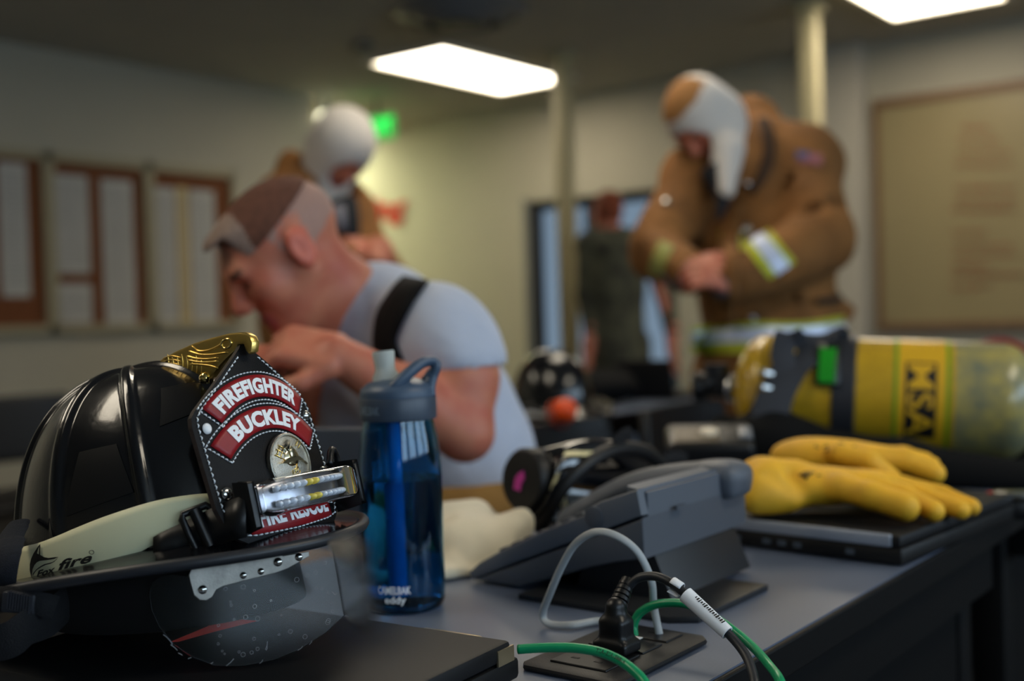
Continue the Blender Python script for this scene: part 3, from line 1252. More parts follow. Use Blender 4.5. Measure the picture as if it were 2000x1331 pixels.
# two dull patches of tape on the shell
m_tape = mat('black_tape', (9, 10, 13), 0.38, bump=(300, .15, .0005))
def shellS(a_, b_):
    return H @ shell_pt(a_, max(.02, min(.98, b_)))
for qs, st_ in (([(314, 760), (392, 742), (384, 806), (312, 834)], (.14, .6)), ([(156, 884), (228, 868), (262, 962), (130, 1010)], (.06, .3))):
    cs_ = [surf_hit(shellS, *q, *st_, 1e-3, 1e-3) for q in qs]
    b = MB()
    def tp(u, v):
        a_ = (cs_[0][0] * (1 - u) + cs_[1][0] * u) * (1 - v) + (cs_[3][0] * (1 - u) + cs_[2][0] * u) * v
        c_ = (cs_[0][1] * (1 - u) + cs_[1][1] * u) * (1 - v) + (cs_[3][1] * (1 - u) + cs_[2][1] * u) * v
        p = shellS(a_, c_)
        n_ = (shellS(a_ + .002, c_) - p).cross(shellS(a_, c_ + .002) - p).normalized()
        return p + n_ * .0007
    b.grid(tp, 14, 12)
    b.build('tape_patch', m_tape, hel, smooth=180)

# ---- glow band with printed mark
Hd = H


def bandS(th, z, off=0.0035):
    return Hd @ dome(th, z, off)


def hit(px, py, off=0.0035):
    th0 = radians(47) - math.asin(max(-.93, min(.93, (300 - px) / 285.0)))
    return surf_hit(lambda a_, b_: bandS(a_, b_, off), px, py, th0, 0.03)


cols = [(44, 1070, 1144), (75, 1062, 1136), (110, 1049, 1131), (150, 1032, 1124), (200, 1012, 1114), (250, 995, 1092), (290, 983, 1070), (330, 974, 1052), (380, 967, 1040), (430, 964, 1030), (462, 965, 1022)]
top, bot = [], []
for px, t_, b_ in cols:
    a1, z1 = hit(px, t_)
    a0, z0 = hit(px, b_)
    top.append((a1, z1))
    bot.append((a0, z0))
top = [(radians(-125), .03), (radians(-80), .032)] + top
bot = [(radians(-125), .001), (radians(-80), .001)] + bot
tv = spline([Vector((a_, z_, 0)) for a_, z_ in top], 6)
bv = spline([Vector((a_, z_, 0)) for a_, z_ in bot], 6)
b = MB()
n_ = len(tv) - 1
def bandpt(u, v):
    i = min(int(round(u * n_)), n_)
    q = bv[i].lerp(tv[i], v)
    bulge = 0.0012 * sin(pi * v)
    return bandS(q.x, q.y, .0035 + bulge)
b.grid(bandpt, n_, 6)
band = b.build('glow_band', m_glow, hel, smooth=180, solid=.0022)


def decal(b, polys, sx, sy, ox, oy, off=.0064):
    """flat print: polygons in picture units laid onto the band"""
    for pl in polys:
        bm = bmesh.new()
        bm.faces.new([bm.verts.new((p[0], p[1], 0)) for p in pl])
        bmesh.ops.triangulate(bm, faces=bm.faces[:])
        bm.verts.index_update()
        vv = []
        for v in bm.verts:
            a_, z_ = hit(ox + v.co.x / sx, oy + v.co.y / sy, off)
            vv.append(bandS(a_, z_, off))
        b.add(vv, [[v.index for v in f.verts] for f in bm.faces])
        bm.free()


b = MB()
S8 = 8.333
decal(b, [
    [(655, 272), (600, 345), (545, 430), (505, 520), (485, 610), (484, 700), (500, 780), (515, 838), (520, 760), (530, 690), (560, 620), (600, 575), (650, 552), (700, 545), (760, 540), (830, 530), (890, 518), (950, 487), (880, 492), (790, 505), (720, 492), (655, 455), (600, 430), (620, 360)],
    [(655, 272), (640, 300), (632, 445), (655, 455)],
    [(515, 838), (545, 770), (600, 700), (670, 655), (740, 620), (820, 600), (880, 570), (920, 530), (950, 487), (900, 540), (860, 568), (800, 585), (720, 605), (650, 645), (590, 690), (535, 760)]],
      S8, S8, 0, 1030)
def fxtext(word, x0, y0, x1, y1, h):
    g, f = text_geo(word, 1.0, .03, 1.0, shear=.3)
    xa, xb = min(v.x for v in g), max(v.x for v in g)
    ya, yb = min(v.y for v in g), max(v.y for v in g)
    vv = []
    for v in g:
        u, w = (v.x - xa) / (xb - xa), (v.y - ya) / (yb - ya)
        px = x0 + (x1 - x0) * u
        py = y0 + (y1 - y0) * u - h * w
        a_, z_ = hit(px / S8, 1030 + py / S8, .0064)
        vv.append(bandS(a_, z_, .0064))
    b.add(vv, f)
fxtext('Fox', 590, 830, 900, 735, 110)
fxtext('fire', 940, 715, 1500, 570, 165)
b.build('printed_mark', m_ink, band, smooth=0)
b = MB()
rc = [hit((1490 + 38 * cos(a_)) / S8, 1030 + (412 + 32 * sin(a_)) / S8, .0064) for a_ in [2 * pi * i / 16 for i in range(16)]]
b.tube([bandS(a_, z_, .0064) for a_, z_ in rc], .00022, 4, closed=True)
b.build('registered_ring', m_ink, band, smooth=0)

# ---- lamp strap, slide buckle, lamp
st = [(300, 1050, 1090), (318, 1040, 1094), (345, 1027, 1092), (380, 1010, 1080), (420, 991, 1066), (455, 976, 1056), (480, 968, 1050)]
tt = [hit(p, t_, .008 + max(0, p - 390) * .00036) for p, t_, b_ in st]
bb = [hit(p, b_, .008 + max(0, p - 390) * .00036) for p, t_, b_ in st]
offs_ = [.008 + max(0, p[0] - 390) * .00036 for p in st]
b = MB()
nS = len(st) - 1
b.grid(lambda u, v: bandS(*(Vector(bb[int(round(u * nS))]).lerp(Vector(tt[int(round(u * nS))]), v)), offs_[int(round(u * nS))]), nS, 2)
b.build('lamp_strap', m_blackp, hel, smooth=180, solid=.0022)
bc = [hit(px, py, .0125) for px, py in ((352, 1008), (408, 985), (438, 1055), (386, 1080))]
bp = [bandS(a_, z_, .0125) for a_, z_ in bc]
pts = []
for i in range(4):
    p0, p1 = bp[i], bp[(i + 1) % 4]
    for f in (.1, .5, .9):
        pts.append(p0.lerp(p1, f))
b = MB()
b.tube(pts, .0028, 8, closed=True)
bk = b.build('slide_buckle', m_blackp, hel, smooth=180)
b = MB()
b.tube([bp[0].lerp(bp[1], .5), (bp[0] + bp[1] + bp[2] + bp[3]) / 4, bp[3].lerp(bp[2], .5)], .0085, 16, flat=(1.0, .55), up=(bandS(*bc[0], .03) - bp[0]))
b.build('buckle_roller', m_blackp, bk, smooth=60)

# lamp: local lamp frame on the helmet
def LP(s, z, dpt):
    """s along the lamp (picture left to right), z up, dpt outward"""
    x = -.001 - s
    return H @ Vector((x, .178 - 2.2 * s * s + dpt, .0262 + z))
def lampbox(b, s0, s1, z0, z1, d0, d1, n=14, rnd=0.0):
    vs_, fs = [], []
    for i in range(n + 1):
        s = s0 + (s1 - s0) * i / n
        e = min(i, n - i) / (n * .16)
        sh_ = rnd * max(0, 1 - e) ** 2
        for zz, dd in ((z0 + sh_, d0), (z1 - sh_, d0), (z1 - sh_ - .002, d1 - sh_), (z0 + sh_ + .002, d1 - sh_)):
            vs_.append(LP(s, zz, dd))
    for i in range(n):
        for k in range(4):
            fs.append((i * 4 + k, (i + 1) * 4 + k, (i + 1) * 4 + (k + 1) % 4, i * 4 + (k + 1) % 4))
    fs.append((3, 2, 1, 0))
    fs.append(tuple(n * 4 + k for k in range(4)))
    b.add(vs_, fs)
b = MB()
lampbox(b, -.053, .054, -.0122, .0122, -.012, -.0005)
lamp = b.build('lamp_housing', m_blackp, hel, smooth=30, bev=.0015)
b = MB()
lampbox(b, -.05, .052, -.0116, .0116, -.0005, .0004)
b.build('reflector', mat('lamp_reflector', (150, 150, 156), .25, .9), lamp, smooth=30)
b = MB()
lampbox(b, -.052, .054, -.0140, .0140, -.003, .0098, 24, .004)
b.build('lamp_lens', m_clear, lamp, smooth=30, bev=.0012)
led0 = None
m_led = mat('led_dome', (196, 202, 212), .06, spec=.9, coat=.8)
m_led2 = mat('led_yellow', (230, 205, 90), .2)
for row in (-1, 1):
    for k in range(13):
        s = -.037 + k * .0070
        b = MB()
        c = LP(s, row * .0057, .0022)
        n_ = (LP(s, 0, .01) - LP(s, 0, 0)).normalized()
        b.lathe([(.0027, 0), (.0026, .0018), (.0019, .0036), (.0009, .0044), (0, .0046)], zframe(c, n_), 14)
        b.build('led', m_led if k not in (5, 6) else m_led2, lamp, smooth=180)
b = MB()      # end bracket on the picture-left end
lampbox(b, -.0575, -.0525, -.021, .016, -.014, -.0005, 6)
b.build('lamp_bracket', m_blackp, hel, smooth=40, bev=.003)
b = MB()
lampbox(b, .057, .066, -.02, .016, -.02, .002, 4)
b.build('lamp_bracket', m_blackp, hel, smooth=40, bev=.003)
b = MB()
b.tube(spline([LP(.036, .016, -.006), LP(.046, .027, -.008), LP(.058, .024, -.012), LP(.064, .008, -.014)], 6), .0028, 8)
b.build('wire_loop', m_blackp, hel, smooth=180)
for s_ in (-.05, .05):      # shield fixing screws seated on the brim
    b = MB()
    p = H @ Vector((-s_, .15 - 2.4 * s_ * s_, .006))
    b.lathe([(.0055, 0), (.0055, .003), (.003, .005), (0, .0052)], zframe(p, hz), 12)
    b.build('brim_bolt', m_steel, hel, smooth=40)

# ---- flip-down eye shields
LU = (hx * .73 - hy * .68).normalized()
LN = (H.translation + hy * .182, LU, hz)
Ml = frame(LN[0], LU, hz, LU.cross(hz))
Mlf = frame(LN[0], LU, hz, -LU.cross(hz))     # outer side of the lens
def ln(cx, cy):
    return pixplane(280 + cx / 3.0875, 900 + cy / 3.0875, *LN)
out = [(38, 800), (55, 735), (105, 697), (180, 688), (262, 700), (275, 660), (560, 590), (860, 525), (1060, 522), (1085, 480), (1145, 468), (1180, 640), (1222, 930), (1100, 1040), (950, 1138), (790, 1205), (600, 1242), (430, 1238), (300, 1192), (180, 1110), (95, 1005), (48, 900)]
b = MB()
b.prism([ln(*p) for p in out], -.0012, .0012, Ml, bev=.0005, seg=1)
len1 = b.build('eye_shield', m_lens, hel, smooth=40, label='clear flip-down eye shield lens with scuffs')
b = MB()
for (x0, y0, x1, y1) in ((120, 1050, 150, 1075), (150, 1075, 175, 1110), (165, 1110, 205, 1145), (210, 1160, 235, 1175), (270, 1195, 290, 1185), (500, 1238, 545, 1195), (700, 1225, 720, 1200), (735, 1140, 748, 1090), (740, 1145, 745, 1120), (930, 1145, 960, 1120),
                         (1000, 1110, 1015, 1085), (420, 1215, 405, 1225), (1135, 790, 1150, 810), (1150, 810, 1165, 800)):
    q = [ln(x0, y0), ln((x0 + x1) / 2 + 4, (y0 + y1) / 2), ln(x1, y1)]
    b.tube([Mlf @ Vector((v[0], v[1], .0013)) for v in q], .00022, 4)
rg = random.Random(5)
for k in range(46):
    x, y = rg.uniform(450, 1150), rg.uniform(600, 1180)
    if y > 1240 - (x - 450) ** 2 * .0005 - 20 or (x < 760 and y < 760):
        continue
    c = ln(x, y)
    r = rg.uniform(.0006, .0018)
    b.tube([Mlf @ Vector((c[0] + r * cos(a_), c[1] + r * sin(a_), .0013)) for a_ in [2 * pi * i / 8 for i in range(8)]], .00012, 3, closed=True)
b.build('scuff_marks', mat('scuff_grey', (150, 152, 156), .7), len1, smooth=0, kind='stuff')
out = [(275, 690), (290, 655), (570, 592), (600, 600), (765, 560), (830, 540), (838, 575), (995, 548), (998, 576), (870, 650), (800, 676), (600, 726), (480, 757), (440, 778), (415, 822), (380, 843), (340, 840), (306, 812), (286, 742)]
b = MB()
b.prism([ln(*p) for p in out], .0014, .0036, Mlf, bev=.0004, seg=1)
brk = b.build('hinge_plate', m_alu, hel, smooth=40)
for cx, cy, rr in ((358, 778, .0034), (810, 612, .0034), (935, 582, .003), (602, 692, .0026), (708, 668, .0026)):
    c = ln(cx, cy)
    b = MB()
    b.ball((c[0], c[1], .0036), (rr, rr, rr * .6), Mlf, 16, 10)
    b.build('rivet', m_steel, brk, smooth=180)
b = MB()
for cx0, cx1, cy in ((565, 720, 570),):
    p0, p1 = ln(cx0, cy + 25), ln(cx1, cy - 10)
    b.tube([Mlf @ Vector((*p0, .004)), Mlf @ Vector((*p1, .004))], .002, 8)
b.build('hinge_pin', m_blackp, brk, smooth=60)
LU2 = (-hx * .73 - hy * .68).normalized()
LN2 = (H.translation + hy * .182, LU2, hz)
Ml2 = frame(LN2[0], LU2, hz, LU2.cross(hz))
def ln2(cx, cy):
    return pixplane(280 + cx / 3.0875, 900 + cy / 3.0875, *LN2)
out = [(1148, 480), (1215, 466), (1275, 470), (1330, 540), (1368, 700), (1386, 880), (1378, 985), (1345, 1028), (1300, 1008), (1228, 935), (1190, 700)]
b = MB()
b.prism([ln2(*p) for p in out], -.0012, .0012, Ml2, bev=.0005, seg=1)
b.build('eye_shield', m_lens, hel, smooth=40)
b = MB()
b.prism([ln2(*p) for p in ((1155, 480), (1270, 455), (1300, 545), (1305, 600), (1285, 605), (1262, 560), (1215, 570), (1180, 545))], -.004, -.0016, Ml2)
b.build('hinge_plate', m_alu, hel, smooth=40)
b = MB()
p0, p1 = ln(1142, 470), ln(1222, 930)
b.tube([Ml @ Vector((*p0, 0)), Ml @ Vector((*p1, 0))], .002, 8)
b.build('lens_seam', m_blackp, hel, smooth=60)
# red reflection of the lens, modelled as a flat red piece behind it
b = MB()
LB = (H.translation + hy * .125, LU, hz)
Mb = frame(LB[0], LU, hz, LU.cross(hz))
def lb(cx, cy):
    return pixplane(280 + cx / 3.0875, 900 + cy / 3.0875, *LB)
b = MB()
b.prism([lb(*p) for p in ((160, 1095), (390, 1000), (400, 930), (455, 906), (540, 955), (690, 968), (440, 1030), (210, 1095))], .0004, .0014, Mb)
b.build('red_reflection', mat('reflection_red', (205, 48, 32), .6), hel, smooth=40)

# ---- chin strap hanging at the rear side
b = MB()
sp = [pix(-40, 1175, .83), pix(20, 1168, .815), pix(70, 1178, .81), pix(108, 1188, .815)]
b.tube(spline(sp, 6), .0085, 8, flat=(1.0, .25), up=(0, 0, 1))
b.build('chin_strap', m_web, hel, smooth=60)
b = MB()
for k in range(9):
    p = pix(18 + k * 5.2, 1172 + k * 1.2, .806)
    b.box((0, 0, 0), (.0012, .005, .0125), Matrix.Translation(p) @ Matrix.Rotation(radians(8), 4, 'Y'))
p = pix(38, 1178, .81)
b.box((0, 0, 0), (.024, .006, .015), Matrix.Translation(p) @ Matrix.Rotation(radians(8), 4, 'Y'), bev=.002)
b.build('strap_slider', mat('slider_plastic', (44, 46, 52), .4), hel, smooth=40)
b = MB()
b.tube(spline([pix(-30, 1262, .80), pix(20, 1250, .80), pix(60, 1222, .81), pix(100, 1205, .83), pix(130, 1180, .85)], 6), .015, 8, flat=(1, .15), up=(0, -.4, 1))
b.build('chin_strap', m_web, hel, smooth=60)
b = MB()
b.tube(spline([pix(-10, 1150, .845), pix(2, 1120, .835), pix(10, 1082, .84), pix(22, 1050, .862), pix(38, 1020, .885)], 6), [.008, .012, .014, .014, .014, .014, .014, .014, .014, .014, .014, .014, .013, .013, .012, .012, .012, .01, .01, .01, .01, .01, .009, .009, .008][:25], 10, flat=(1, .3), up=(1, -.3, 0))
b.build('felt_tab', m_felt, hel, smooth=60)
# ================================================================== things on the near table
UX, UY, UZ = LV((1, 0, 0)), LV((0, 1, 0)), Vector((0, 0, 1))


def RT(ang, o):
    """room-frame matrix turned by ang about z at o"""
    return Matrix.Translation(o) @ Matrix.Rotation(ang, 4, 'Z')


m_lap = mat('laptop_black', (15, 16, 19), .55, bump=(900, .15, .0004), spec=.4)
m_lap2 = mat('laptop_side', (9, 9, 10), .5)
# ---- near laptop
ang = math.atan2(.09, .995)
LM = RT(ang, (-.544, .699, 0))      # local -x along the rear edge, -y towards the viewer
t = thing('laptop', 'closed black laptop lying under the fire helmet', 'laptop', (-.72, .58, TZ), fr='R')
def lbx(b, x0, x1, y0, y1, z0, z1, bev=.0):
    b.box(((x0 + x1) / 2, (y0 + y1) / 2, (z0 + z1) / 2), (x1 - x0, y1 - y0, z1 - z0), LM, bev=bev)
b = MB('R'); lbx(b, -.345, 0, -.245, 0, TZ + .002, TZ + .0195, .004); b.build('base', m_lap2, t, smooth=40)
b = MB('R'); lbx(b, -.345, 0, -.245, -.012, TZ + .0205, TZ + .035, .0035); b.build('lid', m_lap, t, smooth=40)
b = MB('R'); lbx(b, -.09, -.03, -.016, -.003, TZ + .018, TZ + .033, .004); lbx(b, -.315, -.255, -.016, -.003, TZ + .018, TZ + .033, .004)
b.build('hinge', mat('hinge_champagne', (186, 170, 140), .3, .8), t, smooth=40)
b = MB('R'); lbx(b, -.0005, .0012, -.032, -.01, TZ + .019, TZ + .031, .0); b.build('hinge_end', mat('hinge_champagne', (186, 170, 140), .3, .8), t, smooth=0)
for k, (y0, y1, z0, z1) in enumerate(((-.06, -.045, .006, .013), (-.085, -.068, .006, .015), (-.16, -.10, .006, .012), (-.2, -.18, .006, .012))):
    b = MB('R'); lbx(b, -.0006, .0007, y0, y1, TZ + z0, TZ + z1); b.build('port', m_ink, t, smooth=0)
b = MB('R')
for x, y in ((-.32, -.22), (-.32, -.03), (-.03, -.22), (-.03, -.03)):
    lbx(b, x - .01, x + .01, y - .01, y + .01, TZ, TZ + .003)
b.build('rubber_feet', m_ink, t, smooth=0)

# ---- water bottle
BC = Vector((-.783, .822, TZ))
bt = thing('water_bottle', 'translucent blue water bottle with slate cap, between helmet and phone', 'bottle', BC, fr='R')
m_bot = mat('blue_plastic', (96, 180, 224), .03, trans=1.0, ior=1.42)
m_water = mat('bottle_water', (205, 228, 245), .0, trans=1.0, ior=1.33)
m_cap = mat('slate_cap', (66, 84, 106), .42)
m_capring = mat('slate_cap_ring', (60, 72, 88), .38)
Mb_ = Matrix.Translation(BC)
outer = [(.0, .004), (.03, .004), (.034, .0), (.0385, .002), (.0408, .008), (.0412, .03), (.0408, .06), (.0414, .1), (.0416, .13), (.0405, .15), (.0382, .168), (.0355, .181), (.0345, .187)]
inner = [(r - .0022 if r > 0 else 0, z + (.004 if z < .02 else 0)) for r, z in outer]
b = MB('R')
b.lathe(outer + [(.0345, .192), (.0325, .192)] + inner[::-1], Mb_, 56)
b.build('body', m_bot, bt, smooth=50)
wt = [(max(r - .0004, 0), z) for r, z in inner if z < .128] + [(.0388, .1285), (0, .1285)]
b = MB('R')
b.lathe(wt, Mb_, 48)
b.build('water', m_water, bt, smooth=50)
b = MB('R')
b.tube([BC + Vector((-.002, -.004, .014)), BC + Vector((-.004, -.004, .195))], .0072, 16)
b.build('straw', mat('straw_blue', (100, 186, 236), .35), bt, smooth=60)
b = MB('R')
b.lathe([(.034, .186), (.0378, .187), (.0382, .19), (.0382, .207), (.0376, .2085), (.033, .2085)], Mb_, 56)
b.build('cap_ring', m_capring, bt, smooth=40)
b = MB('R')
b.lathe([(.030, .207), (.0372, .2086), (.0374, .214), (.036, .2175), (.03, .2225), (.02, .2265), (.0, .228)], Mb_, 56)
cap = b.build('cap', m_cap, bt, smooth=50)
bd = 1.128
hp = [pix(752, 778, bd - .02), pix(775, 752, bd - .022), pix(800, 728, bd - .018), pix(826, 709, bd - .008), pix(846, 707, bd), pix(851, 717, bd), pix(845, 735, bd), pix(838, 755, bd - .002), pix(836, 775, bd - .004)]
hs = spline(hp, 5)
b = MB()
b.tube(hs, [.0075 - .003 * min(1, i / 20) + (.002 * max(0, (i - 30) / 10)) for i in range(len(hs))], 12, flat=(1, 1.25))
b.build('carry_loop', m_cap, cap, smooth=180)
b = MB()
hs2 = spline([pix(815, 780, bd + .012), pix(822, 758, bd + .012), pix(836, 742, bd + .006), pix(846, 728, bd)], 5)
b.tube(hs2, .006, 10)
b.build('carry_loop', m_cap, cap, smooth=180)
b = MB()
v0, v1 = pix(757, 762, bd), pix(748, 686, bd)
mzv = zframe(v0, v1 - v0)
L_ = (v1 - v0).length
b.lathe([(.014, -.004), (.0135, L_ * .35), (.0102, L_ * .5), (.0098, L_ * .62), (.0112, L_ * .95), (.0104, L_), (.004, L_ - .001), (0, L_ - .001)], mzv, 28)
b.build('bite_valve', mat('valve_silicone', (206, 214, 210), .5, trans=.35, ior=1.3), bt, smooth=50)


def wrap_text(word, px, z0, hgt, width, rad, mt, nm, parent, bold=.01):
    g, f = text_geo(word, 1.0, bold, 1.0)
    xa, xb = min(v.x for v in g), max(v.x for v in g)
    ya, yb = min(v.y for v in g), max(v.y for v in g)
    cdir = (-(BC.xy)).normalized()
    a0 = math.atan2(cdir.y, cdir.x)
    off = (px) / rad
    vv = []
    for v in g:
        x = ((v.x - xa) / (xb - xa) - .5) * width
        a_ = a0 + (x / rad) + off
        vv.append(BC + Vector((rad * cos(a_), rad * sin(a_), z0 + hgt * (v.y - ya) / (yb - ya))))
    b = MB('R')
    b.add(vv, f)
    return b.build(nm, mt, parent, smooth=0)


wrap_text('CAMELBAK', -.0105, .0215, .0075, .034, .0417, m_white, 'lettering', bt, .02)
wrap_text('eddy', -.009, .0105, .009, .021, .0416, m_white, 'lettering', bt, .02)
wrap_text('CAMELBAK', -.036, .193, .0085, .034, .0385, mat('cap_lettering', (120, 138, 156), .5), 'lettering', bt)

# ---- outlet plate set in the table
t = thing('outlet_plate', 'black power and data plate set into the tabletop', 'outlet', (-.51, .793, TZ), fr='R')
m_plate = mat('plate_black', (17, 18, 21), .5, bump=(700, .3, .0005))
b = MB('R')
b.prism([(-.556, .718), (-.474, .718), (-.466, .726), (-.466, .858), (-.474, .867), (-.556, .867), (-.562, .858), (-.562, .726)], TZ + .0003, TZ + .006, None, bev=.003)
b.build('bezel', m_plate, t, smooth=40)
for (x0, x1, y0, y1, nm) in ((-.542, -.488, .735, .785, 'socket'), (-.542, -.488, .79, .822, 'socket'), (-.542, -.488, .828, .856, 'data_bay')):
    rbox(nm, (x0, y0, TZ + .0055), (x1, y1, TZ + .0075), m_blackp, t, bev=.001)
for x, y in ((-.527, .75), (-.505, .75), (-.527, .77), (-.512, .845), (-.53, .845)):
    rbox('slot', (x - .0035, y - .0015, TZ + .007), (x + .0035, y + .0015, TZ + .0078), m_ink, t)
rbox('white_tag', (-.532, .812, TZ + .0076), (-.51, .826, TZ + .0082), mat('tag_white', (225, 225, 225), .6), t)

# ---- cords
m_green = mat('green_cable', (10, 142, 92), .32, bump=(200, .1, .0005))
m_grey = mat('grey_cord', (158, 163, 166), .45)
m_cord = mat('black_cord', (34, 37, 42), .45)


def fit_len(n, r):
    return [r] * n


def TP(px, py, d, zmin=TZ + .0045):
    p = pix(px, py, d)
    if p.z < zmin:
        r = ray(px, py)
        p = CAM0 + r * ((zmin - CZ) / r.z)
    return p


path = spline([TP(1289, 1246, .995), TP(1277, 1185, .985), TP(1272, 1135, .975), TP(1246, 1080, .972), TP(1205, 1048, .975), TP(1163, 1040, .985), TP(1125, 1062, .998), TP(1098, 1105, 1.01), TP(1074, 1160, 1.025), TP(1060, 1200, 1.04), TP(1072, 1219, 1.04), TP(1115, 1222, 1.03), TP(1165, 1214, 1.04), TP(1198, 1217, 1.03)], 6)
b = MB()
b.tube(path, .0032, 10, flat=(.62, 1.1), up=(.2, -.9, .5))
co = thing('phone_cord', 'flat grey phone cord arching in front of the desk phone', 'cord', path[0])
b.build('cord', m_grey, co, smooth=180)
b = MB()
b.box((0, 0, 0), (.0095, .018, .008), Matrix.Translation(path[0] + Vector((0, 0, -.002))) @ Matrix.Rotation(YAW, 4, 'Z'), bev=.001)
b.build('clear_plug', m_clear, co, smooth=40)

g1 = spline([TP(1240, 1248, .985), TP(1238, 1222, .985), TP(1252, 1196, .98), TP(1290, 1180, .97), TP(1345, 1182, .955), TP(1405, 1213, .93), TP(1460, 1255, .90), TP(1502, 1300, .868), TP(1528, 1342, .832, -1), TP(1550, 1440, .815, -1)], 6)
t = thing('green_cable', 'green network cable running from the outlet plate over the table edge', 'cable', g1[0])
b = MB(); b.tube(g1, .0037, 12); b.build('cable', m_green, t, smooth=180)
b = MB(); b.box((0, 0, 0), (.011, .02, .009), Matrix.Translation(g1[0] + Vector((.004, 0, -.003))) @ Matrix.Rotation(YAW, 4, 'Z'), bev=.001)
b.build('clear_plug', m_clear, t, smooth=40)
g2 = spline([pix(1012, 1269, .855), pix(1060, 1266, .85), pix(1115, 1266, .843), pix(1165, 1273, .834), pix(1205, 1288, .825), pix(1237, 1310, .812), pix(1262, 1338, .80), pix(1285, 1390, .78)], 8)
t = thing('green_cable', 'green network cable leaving the near laptop towards the lower edge', 'cable', g2[0])
b = MB(); b.tube(g2, .0037, 12); b.build('cable', m_green, t, smooth=180)
# print on the cable
g, f = text_geo('TIA-EIA-568-A', .0042, .00006, 1.05, align='LEFT')
cum = [0]
for a_, c_ in zip(g2, g2[1:]):
    cum.append(cum[-1] + (c_ - a_).length)
def along(q):
    for i in range(len(g2) - 1):
        if q <= cum[i + 1]:
            f_ = (q - cum[i]) / (cum[i + 1] - cum[i])
            return g2[i].lerp(g2[i + 1], f_), (g2[i + 1] - g2[i]).normalized()
    return g2[-1], (g2[-1] - g2[-2]).normalized()
b = MB()
vv = []
for v in g:
    p, tg = along(.062 + v.x)
    n0 = (CAM0 - p).normalized()
    n0 = (n0 + Vector((0, 0, .25))).normalized()
    n0 = (n0 - tg * n0.dot(tg)).normalized()
    up_ = n0.cross(tg)
    a_ = v.y / .0037
    vv.append(p + (n0 * cos(a_) + up_ * sin(a_)) * .00385)
b.add(vv, f)
b.build('cable_print', m_ink, t, smooth=0)

# power cord with plug and paper label
pb = LV((-.508, .782, TZ + .0078))
t = thing('power_cord', 'black power cord with a white wrapped label plugged into the plate', 'cord', pb)
Mp = Matrix.Translation(pb) @ Matrix.Rotation(-YAW, 4, 'Z')
pl = [BX((0, 0, .005), (.0165, .013, .005), None, .003, .002), BX((0, 0, .018), (.0125, .0105, .011), None, .005, .006), RC((0, 0, .024), (0, 0, .036), .0105, .0085, .005)]
b = sdf_mb(xform(pl, Mp), .0011)
pg = b.build('plug', m_blackp, t, smooth=180)
axp = (pix(1219, 1160, .945) - (Mp @ Vector((0, 0, .03)))).normalized()
b = MB()
p0 = Mp @ Vector((0, 0, .033))
for k in range(6):
    b.lathe([(.0055, 0), (.0082 - k * .0004, .0006), (.0082 - k * .0004, .0034), (.0055, .0042)], zframe(p0 + axp * (k * .0046), axp), 18)
b.tube([p0, p0 + axp * .03], .0055, 12)
b.build('strain_relief', m_blackp, t, smooth=40)
q0 = p0 + axp * .028
pth = spline([q0, pix(1226, 1148, .945), pix(1245, 1131, .942), pix(1275, 1126, .935), pix(1305, 1136, .925), pix(1340, 1162, .913), pix(1380, 1200, .90), pix(1424, 1240, .887), pix(1455, 1278, .872), pix(1470, 1315, .855), pix(1476, 1350, .842), pix(1480, 1420, .835)], 6)
b = MB(); b.tube(pth, .0037, 10); b.build('cord', m_cord, t, smooth=180)
b = MB()
a0, a1 = pix(1338, 1161, .913), pix(1421, 1237, .888)
dv = (a1 - a0).normalized()
ml = zframe(a0, dv)
LL = (a1 - a0).length
b.lathe([(.004, 0), (.0066, .0006), (.0062, LL * .5), (.0056, LL), (.0042, LL)], ml, 20)
lb_ = b.build('paper_label', mat('label_white', (228, 232, 238), .5), t, smooth=50)
b = MB()
for k in range(15):
    q = a0.lerp(a1, .22 + k * .045)
    n0 = (CAM0 - q).normalized()
    n0 = (n0 - dv * n0.dot(dv)).normalized()
    sd = dv.cross(n0)
    c_ = q + (n0 * .75 - sd * .66) * .0063
    b.box((0, 0, 0), (.0005, .0022 + .001 * (k % 3), .0009 + .0004 * (k % 2)), zframe(c_, dv, n0) @ Matrix.Rotation(.7, 4, 'Z'))
b.build('label_print', m_ink, lb_, smooth=0, kind='stuff')
b = MB()
fl0, fl1 = pix(1316, 1146, .918), pix(1338, 1160, .913)
dv2 = (fl1 - fl0).normalized()
b.lathe([(.0062, 0), (.0066, .0005), (.0064, .0085), (.006, .0095)], zframe(fl0 - dv2 * .003, dv2), 16, a0=radians(-100), a1=radians(150))
b.build('label_flag', mat('label_white', (228, 232, 238), .5), t, smooth=50, solid=.0006)

# ---- desk phone
PY0, PY1 = .930, 1.150
ph = thing('desk_phone', 'dark grey desk phone on a wedge stand beside the water bottle', 'phone', (-.66, 1.03, TZ), fr='R')
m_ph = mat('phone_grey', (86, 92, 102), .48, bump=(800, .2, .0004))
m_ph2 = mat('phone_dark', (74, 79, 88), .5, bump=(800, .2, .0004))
PP = (LV((0, PY0, 0)), UX, UZ)
def pp(px, py):
    return pixplane(px, py, *PP)
Mph = Matrix(((1, 0, 0, 0), (0, 0, 1, 0), (0, 1, 0, 0), (0, 0, 0, 1)))     # (x, z, y) -> room
up_poly = [(914, 1119), (935, 1100), (975, 1078), (1060, 1038), (1140, 1007), (1152, 992), (1172, 980), (1244, 957), (1253, 1008), (1180, 1036), (1100, 1065), (1000, 1102), (921, 1140)]
lo_poly = [(922, 1144), (1000, 1106), (1100, 1069), (1180, 1041), (1254, 1013), (1258, 1093), (1200, 1100), (1150, 1110), (1080, 1130), (1010, 1152), (950, 1168)]
def clampz(p):
    return (p[0], max(p[1], TZ + .0035))
